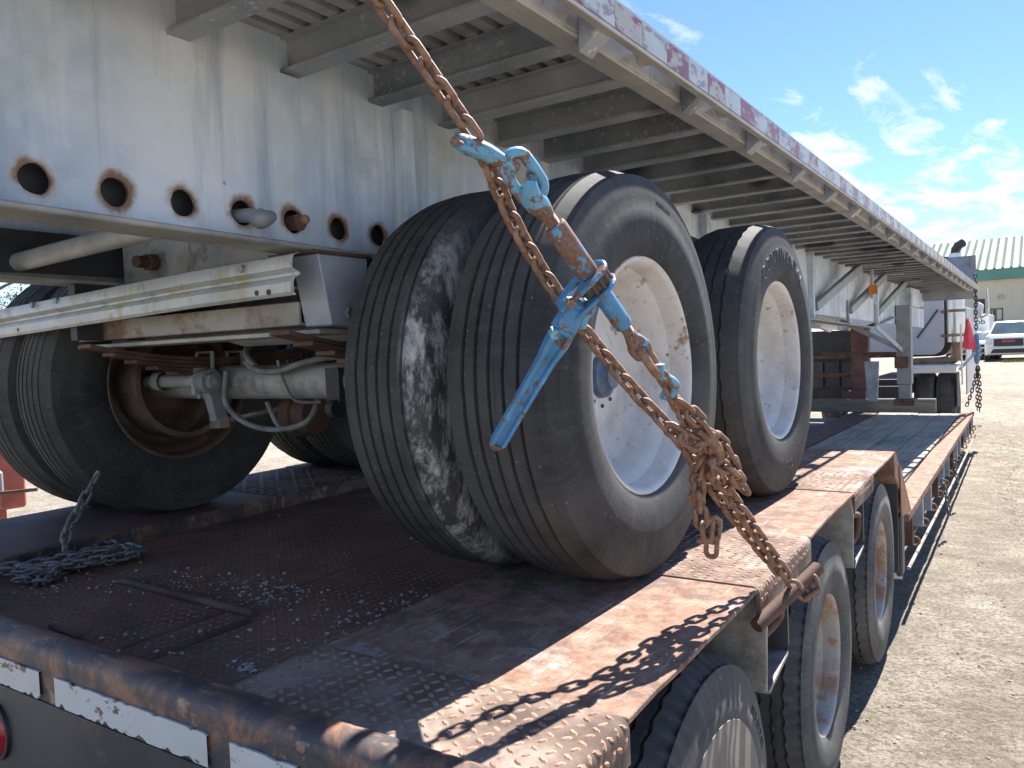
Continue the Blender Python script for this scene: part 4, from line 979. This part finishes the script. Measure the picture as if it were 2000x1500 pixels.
# ratchet housing: two cheek plates round the gear and a body running to the handle
g0 = B(.577, so_); g1 = B(.612, .078); h1 = B(.742, .322, .012)
def cheek(b0, b1):
    poly = []
    for i in range(13):
        a = math.pi * (-.5 + i / 12) ; poly.append((so_ - .038 * math.cos(a), .038 * math.sin(a)))
    poly += [(.030, .030), (.060, .021), (.060, -.021), (.030, -.030)]
    return MB().prism([B(b0 + max(0, p + .0) * .35, p, q) for p, q in poly], DD * (b1 - b0))
hs = put('ratchet_housing', cheek(.556, .565), 'blue_paint', bd, bevel=.0025)
put('cheek_plate', cheek(.589, .597), 'blue_paint', hs, bevel=.002)
put('housing_body', MB().bar(B(.590, .020), B(.622, .085), .034, .040, NN).bar(B(.595, .030, .012), B(.618, .075, .014), .040, .022, NN), 'blue_paint', hs, bevel=.005)
put('pawl', MB().bar(B(.602, .006), B(.622, .028), .020, .030, NN).tube(smoothpath([B(.606, .0), B(.618, .012, .008), B(.622, .03, .010), B(.640, .046, .006)], 4), .009, 8), 'blue_worn', hs, bevel=.003)
put('bolt', MB().tube([B(.572, .036, .016), B(.572, .036, .034)], .0095, 6), 'blue_worn', hs); put('bolt', MB().tube([B(.606, .092, .010), B(.606, .092, .030)], .010, 6), 'blue_worn', hs)
# handle: forged channel bar, tapering to a rounded rusty end
ha = B(.617, .066); hb = h1; hd = (hb - ha).normalized(); hn = (NN - hd * NN.dot(hd)).normalized(); hs_ = hd.cross(hn)
mb = MB(); st = [(0, .0205, .016), (.04, .0215, .016), (.08, .0175, .0125), (.14, .0165, .012), (.24, .0160, .0115), (.268, .0165, .011), (.280, .0130, .010), (.286, .006, .006)]
vs = []
sec = lambda w, t: [(-w, -t * .6), (-w, t), (-w * .55, t), (-w * .42, t * .25), (w * .30, t * .25), (w * .45, t * .95), (w, t * .95), (w, -t * .6), (w * .3, -t), (-w * .3, -t)]
for l, w, t in st:
    for a, b in sec(w, t): vs.append(ha + hd * l + hs_ * a + hn * b)
n = 10; fs = [tuple(range(n - 1, -1, -1)), tuple((len(st) - 1) * n + k for k in range(n))]
for i in range(len(st) - 1):
    for k in range(n): fs.append((i * n + k, i * n + (k + 1) % n, (i + 1) * n + (k + 1) % n, (i + 1) * n + k))
hnd = put('handle', mb.add(vs, fs), 'blue_paint', bd, bevel=.0012)
put('handle_tip', MB().tube([ha + hd * .276, ha + hd * .284, ha + hd * .290], [.0155, .013, .006], 12), 'chain', hnd, smooth=60)
# ------------------------------------------------------------------ grey chain heap on the left of the deck
gc = thing('slack_chain', 'grey chain lying in a heap on the deck beside the left wheels', 'chain', V(-2.55, 1.2, .845))
rnd = random.Random(3); pts = [V(-2.60, 1.36, 1.12), V(-2.595, 1.30, 1.03), V(-2.57, 1.235, .955), V(-2.545, 1.215, .90), V(-2.53, 1.205, .865)]
a = 0
for k in range(26):
    t = k / 25; pts.append(V(-2.52 + .07 * math.sin(k * 2.1) + rnd.uniform(-.03, .03) + .08 * t, 1.20 + .17 * math.sin(k * 1.35 + .5) + rnd.uniform(-.03, .03), .860 + rnd.uniform(0, .03)))
chain(gc, pts, LKG, .035, 30, 40, 6)
# ------------------------------------------------------------------ gravel left on the deck
def spill():
    k = random.random()
    cl = [(-1.93, 1.31, .16, .05), (-1.76, 1.40, .10, .035), (-1.66, 1.29, .06, .04), (-1.30, 1.47, .05, .07), (-1.36, 1.30, .05, .08), (-1.355, .985, .035, .014), (-1.45, 1.18, .16, .1), (-2.2, 1.16, .12, .03), (-2.45, 1.08, .12, .04), (-1.62, .93, .1, .04), (-1.2, 1.1, .03, .12), (-1.9, 1.7, .3, .3)]
    wts = [130, 60, 30, 60, 50, 40, 50, 35, 60, 26, 14, 22]; i = random.choices(range(len(cl)), wts)[0]; x, y, sx, sy = cl[i]
    x += random.gauss(0, sx); y += random.gauss(0, sy)
    if not (-2.55 < x < -1.21 and .87 < y < 3): return None
    return (x, y, ZC + .001)
stones('spilled_gravel', 620, spill, .0025, .0085, 'pebble', 'pale gravel spilled over the brown checker plate deck', 'gravel')
# ------------------------------------------------------------------ far tie-down: chain, blue binder, flag
fc = thing('front_chain', 'dark chain hanging beside the red flag from the flatbed front corner', 'chain', V(-.82, 13.4, .33))
chain(fc, [V(-.82, 13.7, 2.35), V(-.815, 13.6, 1.45)], LKD, .055, 40); chain(fc, [V(-.80, 13.55, .98), V(-.81, 13.5, .30)], LKD, .055, 40)
chain(fc, [V(-.80, 13.55, .96), V(-.86, 13.5, .65), V(-.95, 13.45, .36)], LKD, .055, 40); chain(fc, [V(-.79, 13.55, .96), V(-.77, 13.5, .6), V(-.78, 13.46, .28)], LKD, .055, 40)
fbd = thing('far_binder', 'small dark blue load binder hanging on the chain at the flatbed front', 'load binder', V(-.81, 13.57, 1.0))
put('barrel', MB().tube([V(-.81, 13.58, 1.45), V(-.81, 13.58, 1.30), V(-.808, 13.575, 1.29), V(-.806, 13.57, 1.06), V(-.806, 13.57, 1.0)], [.03, .04, .045, .04, .018], 12), 'blue_paint', fbd, smooth=40)
put('collar', MB().tube([V(-.808, 13.575, 1.25), V(-.808, 13.575, 1.19)], .062, 12), 'blue_worn', fbd); put('handle', MB().bar(V(-.81, 13.56, 1.21), V(-1.03, 13.45, .93), .04, .04), 'slate_plate', fbd)
fl = thing('warning_flag', 'bright red pennant flag hanging beside the far chain', 'flag', V(-.86, 13.2, 1.3))
mb = MB(); vs = []; nx_, nz_ = 8, 8
for j in range(nz_ + 1):
    for i in range(nx_ + 1):
        u = i / nx_; v_ = j / nz_; wdt = .03 + .15 * v_; vs.append((-.905 + (u - .35) * wdt, 13.2 + .025 * math.sin(u * 7 + v_ * 2), 1.70 - .44 * v_ - .03 * math.sin(u * 3)))
mb.add(vs, [(j * (nx_ + 1) + i, j * (nx_ + 1) + i + 1, (j + 1) * (nx_ + 1) + i + 1, (j + 1) * (nx_ + 1) + i) for j in range(nz_) for i in range(nx_)])
o = put('cloth', mb, 'red_flag', fl, smooth=60); sm_ = o.modifiers.new('thick', 'SOLIDIFY'); sm_.thickness = .004
put('pole', MB().tube([V(-.985, 13.22, 1.60), V(-.975, 13.22, .72)], .012, 8), 'white_paint', fl)
for k, (y, dx) in enumerate(((8.2, .05), (6.9, .06))):
    t = thing('rail_chain', ('short loose chain hanging on the lowboy side rail, farther from the wheels', 'short loose chain hanging on the lowboy side pipe, nearer to the wheels')[k], 'chain', V(-.52 - .0235 * y + dx, y, .2))
    chain(t, [V(-.52 - .0235 * y + .03, y, mz(y) - .09), V(-.52 - .0235 * y + dx, y + .03, .14), V(-.52 - .0235 * y + dx, y - .03, .05)], LKG, .035, 40, 20)
# ------------------------------------------------------------------ tow tractor in front
tk = thing('tow_tractor', 'light grey truck tractor with tall exhaust stack ahead of the lowboy', 'truck', V(-2.3, 17, -.25))
def tp(name, mb, mat, parent=None, **k): return put(name, mb, mat, parent or tk, **k)
pl = []
for i in range(7): a = R(-90 + 15 * i); pl.append((-1.62 + .22 * math.cos(a), 16.6, 1.28 + .22 * math.sin(a)))
cabp = [(-3.3, 16.6, 1.06)] + pl + [(-1.40, 16.6, 2.9), (-3.3, 16.6, 2.9)]
cb = tp('cab_back', MB().prism(cabp, (0, 1.6, 0)), 'black_plastic', smooth=30)
tp('cab_panel', MB().prism([(-3.2, 16.58, 1.12)] + [(x - .10, 16.58, z + .03) for x, _, z in pl] + [(-1.50, 16.58, 2.8), (-3.2, 16.58, 2.8)], (0, -.02, 0)), 'cab_paint', cb, bevel=.02)
tp('wiper_arm', MB().bar((-1.95, 16.54, 1.42), (-1.60, 16.54, 1.93), .025, .025), 'dark_steel', cb)
ex = tp('exhaust_stack', MB().tube([(-1.29, 16.3, 2.92), (-1.29, 16.3, 2.1), (-1.29, 16.3, 1.32)], [.10, .145, .145], 20), 'chrome', smooth=40)
tp('exhaust_elbow', MB().tube(smoothpath([(-1.27, 16.3, 1.32), (-1.27, 16.3, 1.12), (-1.36, 16.3, 1.0), (-1.6, 16.3, .97), (-2.0, 16.3, .96)]), .085, 14), 'rust_exhaust', ex, smooth=50)
tp('exhaust_tip', MB().tube([(-1.29, 16.3, 2.9), (-1.27, 16.25, 2.99), (-1.22, 16.2, 3.05), (-1.15, 16.15, 3.08)], [.075, .075, .075, .075], 16), 'dark_steel', ex, smooth=50)
for z in (1.86, 1.42): tp('clamp_band', MB().lathe([(-.015, .15), (.015, .15)], 20, c=(0, 0, 0)) if False else MB().tube([(-1.29, 16.3, z), (-1.29, 16.3, z + .05)], .155, 20).tube([(-1.44, 16.28, z + .02), (-1.52, 16.4, z + .02)], .03, 8), 'rust_exhaust', ex)
tp('side_fairing', MB().box((-1.155, 16.4, .35), (-1.13, 18.6, 1.95)), 'cab_paint', bevel=.02)
tp('fender', MB().box((-1.98, 15.35, .885), (-1.21, 16.5, .925)).box((-1.98, 15.36, .80), (-1.22, 15.37, .885)), 'white_paint', bevel=.01)
mw = tyre_mb(.33, .53, .29, 4, zig=.008, notch=True, n=60).mesh('tyre', 'rubber_brown', 45)
for i, x in enumerate((-1.40, -1.74)): 
    w = link('wheel', rl_me, None, (x + .12, 15.95, .26)); w.parent = tk; w.location = Vector((x + .12, 15.95, .26)) - tk.location; w2 = link('tyre', mw, w, (-.12, 0, 0))
w = link('wheel', rl_me, tk, Vector((-3.2, 15.95, .26)) - tk.location); link('tyre', mw, w, (-.12, 0, 0))
tp('mud_flap', MB().box((-1.235, 15.42, .2), (-1.215, 15.9, .80)), 'dark_steel'); tp('chassis', MB().box((-2.6, 14.9, .45), (-1.9, 18, .72)), 'dark_steel')
tp('cab_mirror', MB().prism([(-1.16, 18.2, 1.72), (-.98, 18.2, 1.78), (-.95, 18.2, 2.02), (-1.05, 18.2, 2.10), (-1.14, 18.2, 1.95)], (0, .08, 0)), 'lamp_clear', bevel=.02)
tp('mirror_arm', MB().tube(smoothpath([(-.90, 18.2, 2.35), (-.88, 18.2, 1.9), (-.93, 18.2, 1.80), (-1.02, 18.2, 1.76)]), .02, 8), 'chrome', smooth=50)
# ------------------------------------------------------------------ yard buildings, vehicles and fence
bl = thing('metal_building', 'cream metal building with pale green ribbed roof and dark green fascia', 'building', V(0, 65, .1))
def bp_(name, mb, mat, parent=None, **k): return put(name, mb, mat, parent or bl, **k)
wl = bp_('wall', MB().box((-9, 65, .0), (14, 75, 5.15)), 'cream_siding')
rbs = MB()
for k in range(76): rbs.box((-8.95 + k * .30, 64.955, .1), (-8.87 + k * .30, 64.998, 5.10))
bp_('siding_rib', rbs, 'cream_siding', wl)['kind'] = 'stuff'
bp_('fascia', MB().box((-9.3, 64.4, 5.14), (14.3, 64.9, 5.85)), 'fascia_green')
rf = bp_('roof', MB().prism([(-9.4, 64.3, 5.86), (-9.4, 73.0, 8.80), (-9.4, 81.5, 5.86)], (23.8, 0, 0)), 'roof_green')
for k in range(48):
    x = -9.3 + k * .50; m = MB().hexa([(x, 64.3, 5.87), (x + .17, 64.3, 5.87), (x + .17, 73, 8.81), (x, 73, 8.81), (x, 64.3, 5.93), (x + .17, 64.3, 5.93), (x + .17, 73, 8.87), (x, 73, 8.87)])
    bp_('roof_seam', m, 'roof_seam', rf)
bp_('door', MB().box((-3.9, 64.93, .9), (-3.33, 64.99, 3.85)), 'dark_door'); bp_('wall_light', MB().box((-2.48, 64.75, 3.78), (-2.22, 64.99, 4.05)), 'car_grey')
bt = thing('box_trailer', 'white box trailer with dark lettering parked before the building', 'trailer', V(-3.2, 50, .1))
put('body', MB().box((-5.0, 50, .9), (-2.39, 56, 2.50)), 'white_paint', bt, bevel=.04); put('skirt', MB().box((-4.9, 50.1, .5), (-2.5, 55.8, .9)), 'car_grey', bt)
put('bumper', MB().box((-5.0, 49.8, .62), (-2.38, 50, .78)), 'car_grey', bt)
t_ = flat_text('re lob', .44, 'letter_black', .01); o = link('lettering', t_, bt); o.location = Vector((-3.62, 49.985, 1.93)) - bt.location; o.rotation_euler = (math.pi / 2, 0, 0)
for x in (-4.6, -2.8): put('tyre', MB().lathe([(-.1, .2), (-.12, .3), (-.1, .36), (.1, .36), (.12, .3), (.1, .2)], 24, c=(x, 53, .46)), 'rubber', bt, smooth=40)
fn = thing('pipe_fence', 'light metal pipe fence in front of the building', 'fence', V(0, 58, .1))
put('rail', MB().tube([(-6, 58, 2.05), (8, 58, 2.0)], .05, 8), 'fence_metal', fn); put('rail', MB().tube([(-6, 58, 1.3), (8, 58, 1.3)], .04, 8), 'fence_metal', fn)
for x in (-6, -3.2, -.4, 2.4, 5.2, 8): put('post', MB().tube([(x, 58, .0), (x, 58, 2.05)], .05, 8), 'fence_metal', fn)
sg = thing('sign_frame', 'small dark metal frame standing by the white box trailer', 'frame', V(-2.4, 57, .1))
for a_, b_ in (((-2.6, 57, .1), (-2.6, 57, 2.95)), ((-2.0, 57, .1), (-2.0, 57, 2.95)), ((-2.6, 57, 2.9), (-2.0, 57, 2.9)), ((-2.6, 57, 2.2), (-2.0, 57, 2.2))): put('bar', MB().bar(a_, b_, .08, .08, (0, 1, 0)), 'dark_steel', sg)
put('lattice', MB().box((-2.52, 57, 1.8), (-2.3, 57.05, 2.85)), 'dark_steel', sg)
def loft(secs):
    mb = MB(); n = len(secs[0]); vs = [p for s_ in secs for p in s_]; fs = [tuple(range(n - 1, -1, -1)), tuple((len(secs) - 1) * n + i for i in range(n))]
    for i in range(len(secs) - 1):
        for k in range(n): fs.append((i * n + k, i * n + (k + 1) % n, (i + 1) * n + (k + 1) % n, (i + 1) * n + k))
    return mb.add(vs, fs)
def car(name, label, cx, cy, W_, hood, roof, pickup):
    t = thing(name, label, 'car' if not pickup else 'pickup truck', V(cx, cy, .1)); h = W_ / 2
    def sec(y, wz, zt, zb, inset=.0):
        w = wz; return [V(cx - w, cy + y, zb), V(cx + w, cy + y, zb), V(cx + w + .02, cy + y, zb + (zt - zb) * .5), V(cx + w - .06 - inset, cy + y, zt - .06), V(cx + w - .16 - inset, cy + y, zt), V(cx - w + .16 + inset, cy + y, zt), V(cx - w + .06 + inset, cy + y, zt - .06), V(cx - w - .02, cy + y, zb + (zt - zb) * .5)]
    b = put('body', loft([sec(0, h - .12, hood - .10, .42), sec(.12, h - .03, hood, .36), sec(1.2, h, hood + .06, .34), sec(4.6, h, hood + .05, .34), sec(5.0, h - .06, hood - .05, .45)]), 'car_white', t, smooth=35)
    c = put('cabin', loft([sec(1.25, h - .10, hood + .07, hood - .1), sec(1.95, h - .22, roof, hood - .1, .06), sec(3.6, h - .22, roof, hood - .1, .06), sec(4.2, h - .12, hood + .1, hood - .1)]), 'car_white', t, smooth=35)
    put('windscreen', MB().hexa([V(cx - h + .22, cy + 1.22, hood + .10), V(cx + h - .22, cy + 1.22, hood + .10), V(cx + h - .22, cy + 1.26, hood + .10), V(cx - h + .22, cy + 1.26, hood + .10), V(cx - h + .42, cy + 1.84, roof - .07), V(cx + h - .42, cy + 1.84, roof - .07), V(cx + h - .42, cy + 1.90, roof - .07), V(cx - h + .42, cy + 1.90, roof - .07)]), 'car_glass', c)
    put('grille', MB().box((cx - h * .60, cy - .035, hood - .52), (cx + h * .60, cy - .003, hood - .16)), 'car_black', b, bevel=.02)
    put('lower_grille', MB().prism([(cx - h * .62, cy - .03, .66), (cx + h * .62, cy - .03, .66), (cx + h * .74, cy - .03, .46), (cx - h * .74, cy - .03, .46)], (0, .03, 0)), 'car_black', b)
    put('bumper_bar', MB().box((cx - h * .86, cy - .06, .66), (cx + h * .86, cy - .004, .74)), 'car_white', b, bevel=.02)
    for s_ in (-1, 1):
        put('headlight', MB().box((min(cx + s_ * h * .66, cx + s_ * h * .92), cy - .02, hood - .42), (max(cx + s_ * h * .66, cx + s_ * h * .92), cy + .05, hood - .18)), 'lamp_clear', b, bevel=.02)
        put('mirror', MB().box((min(cx + s_ * h, cx + s_ * (h + .2)), cy + 1.35, hood + .10), (max(cx + s_ * h, cx + s_ * (h + .2)), cy + 1.45, hood + .26)), 'car_white', c, bevel=.03)
        for yy in (.85, 3.95): put('wheel', MB().lathe([(-.11, .001), (-.11, .24), (-.12, .30), (-.1, .37), (.1, .37), (.12, .30), (.11, .24), (.11, .001)], 24, c=(cx + s_ * (h - .10), cy + yy, .46)), 'rubber', t, smooth=40)
    if pickup: put('badge', MB().box((cx - .26, cy - .045, hood - .33), (cx + .26, cy - .0355, hood - .22)), 'badge_red', b)
    return t
car('parked_pickup', 'white pickup facing the yard with dark grille and red badge', -1.32, 44, 2.0, 1.30, 2.0, True)
car('parked_car', 'white car parked behind the red flag, left of the pickup', -2.72, 46, 1.80, 1.02, 1.55, False)
gr = MB()
for k in range(900):
    x = random.uniform(-1.6, 2.5); y = random.uniform(42.2, 43.6); z = gz(x, y); a = random.random() * 6.28; hh = random.uniform(.06, .16)
    gr.add([(x, y, z), (x + .05 * math.cos(a), y + .05 * math.sin(a), z), (x + random.uniform(-.06, .06), y, z + hh)], [(0, 1, 2)])
tag(part('grass_strip', gr, 'grass'), 'strip of dry yellow green grass below the pickup', 'grass', kind='stuff')
# ------------------------------------------------------------------ left background: red machine corner and trees
rm = thing('red_implement', 'rusty red trailer corner with round tail light at the left edge', 'trailer', V(-6.8, 2.8, -.1))
put('frame', MB().box((-7.2, 2.72, .40), (-6.62, 2.90, .98)), 'red_paint', rm, bevel=.02); put('light_box', MB().box((-6.74, 2.60, .53), (-6.55, 2.715, .72)), 'car_grey', rm, bevel=.02); put('leg', MB().box((-7.1, 2.76, -.12), (-6.9, 2.86, .40)), 'red_paint', rm)
o = put('tail_light', MB().lathe([(0, .001), (.015, .035), (0, .06)], 20), 'red_lens', rm, smooth=50); o.matrix_basis = Matrix.Translation(V(-6.65, 2.595, .625) - rm.location) @ Matrix.Rotation(-math.pi / 2, 4, 'Z')
for v_ in o.data.vertices: v_.co = v_.co + rm.location
put('arm', MB().tube([(-6.56, 2.64, .55), (-6.36, 2.86, .56)], .014, 8), 'rust_dark', rm)
def tree(x, y, h, rad, label, seed):
    rn = random.Random(seed); t = thing('tree', label, 'tree', V(x, y, gz(x, y)), group='trees behind the yard'); z0 = gz(x, y)
    tr_ = MB().tube(smoothpath([(x, y, z0 - .1), (x + .1, y, z0 + h * .3), (x - .1, y + .1, z0 + h * .6), (x, y, z0 + h * .85)], 3), [.22 * (1 - i / 11) + .03 for i in range(10)], 8)
    for k in range(7):
        a = rn.uniform(0, 6.28); zz = z0 + h * rn.uniform(.25, .7); L = rad * rn.uniform(.5, .9); tr_.tube([(x, y, zz), (x + L * .5 * math.cos(a), y + L * .5 * math.sin(a), zz + L * .3), (x + L * math.cos(a), y + L * math.sin(a), zz + L * .5)], [.07, .045, .015], 6)
    put('trunk', tr_, 'bark', t, smooth=60)
    cl = [(x + rn.gauss(0, rad * .45), y + rn.gauss(0, rad * .45), z0 + h * rn.uniform(.12, 1.0), rn.uniform(.25, .55) * rad * .55) for _ in range(34)]; mb = MB()
    for k in range(3600):
        cx, cy, cz, r_ = rn.choice(cl); u = Vector((rn.gauss(0, 1), rn.gauss(0, 1), rn.gauss(0, .8))).normalized() * r_ * rn.uniform(.5, 1.05); p = Vector((cx, cy, cz)) + u
        q = Vector((rn.gauss(0, 1), rn.gauss(0, 1), rn.gauss(0, 1))).normalized(); w = q.cross(Vector((0, 0, 1))).normalized() if abs(q.z) < .95 else Vector((1, 0, 0)); s_ = rn.uniform(.05, .10)
        mb.add([p - q * s_, p + w * s_ * .5, p + q * s_, p - w * s_ * .5], [(0, 1, 2, 3)])
    put('crown', mb, 'leaf', t)
tree(-27, 10.5, 6.0, 2.6, 'leafy tree seen through the left gap under the grey girder', 1)
tree(-31, 14.5, 7.0, 3.0, 'taller leafy tree behind, partly hidden by the left tyres', 2)
tree(-24, 6.5, 5.0, 2.2, 'smaller bushy tree at the far left edge', 5)
tree(-33, 9.0, 8.0, 3.2, 'broad tree farthest back at the far left', 8)
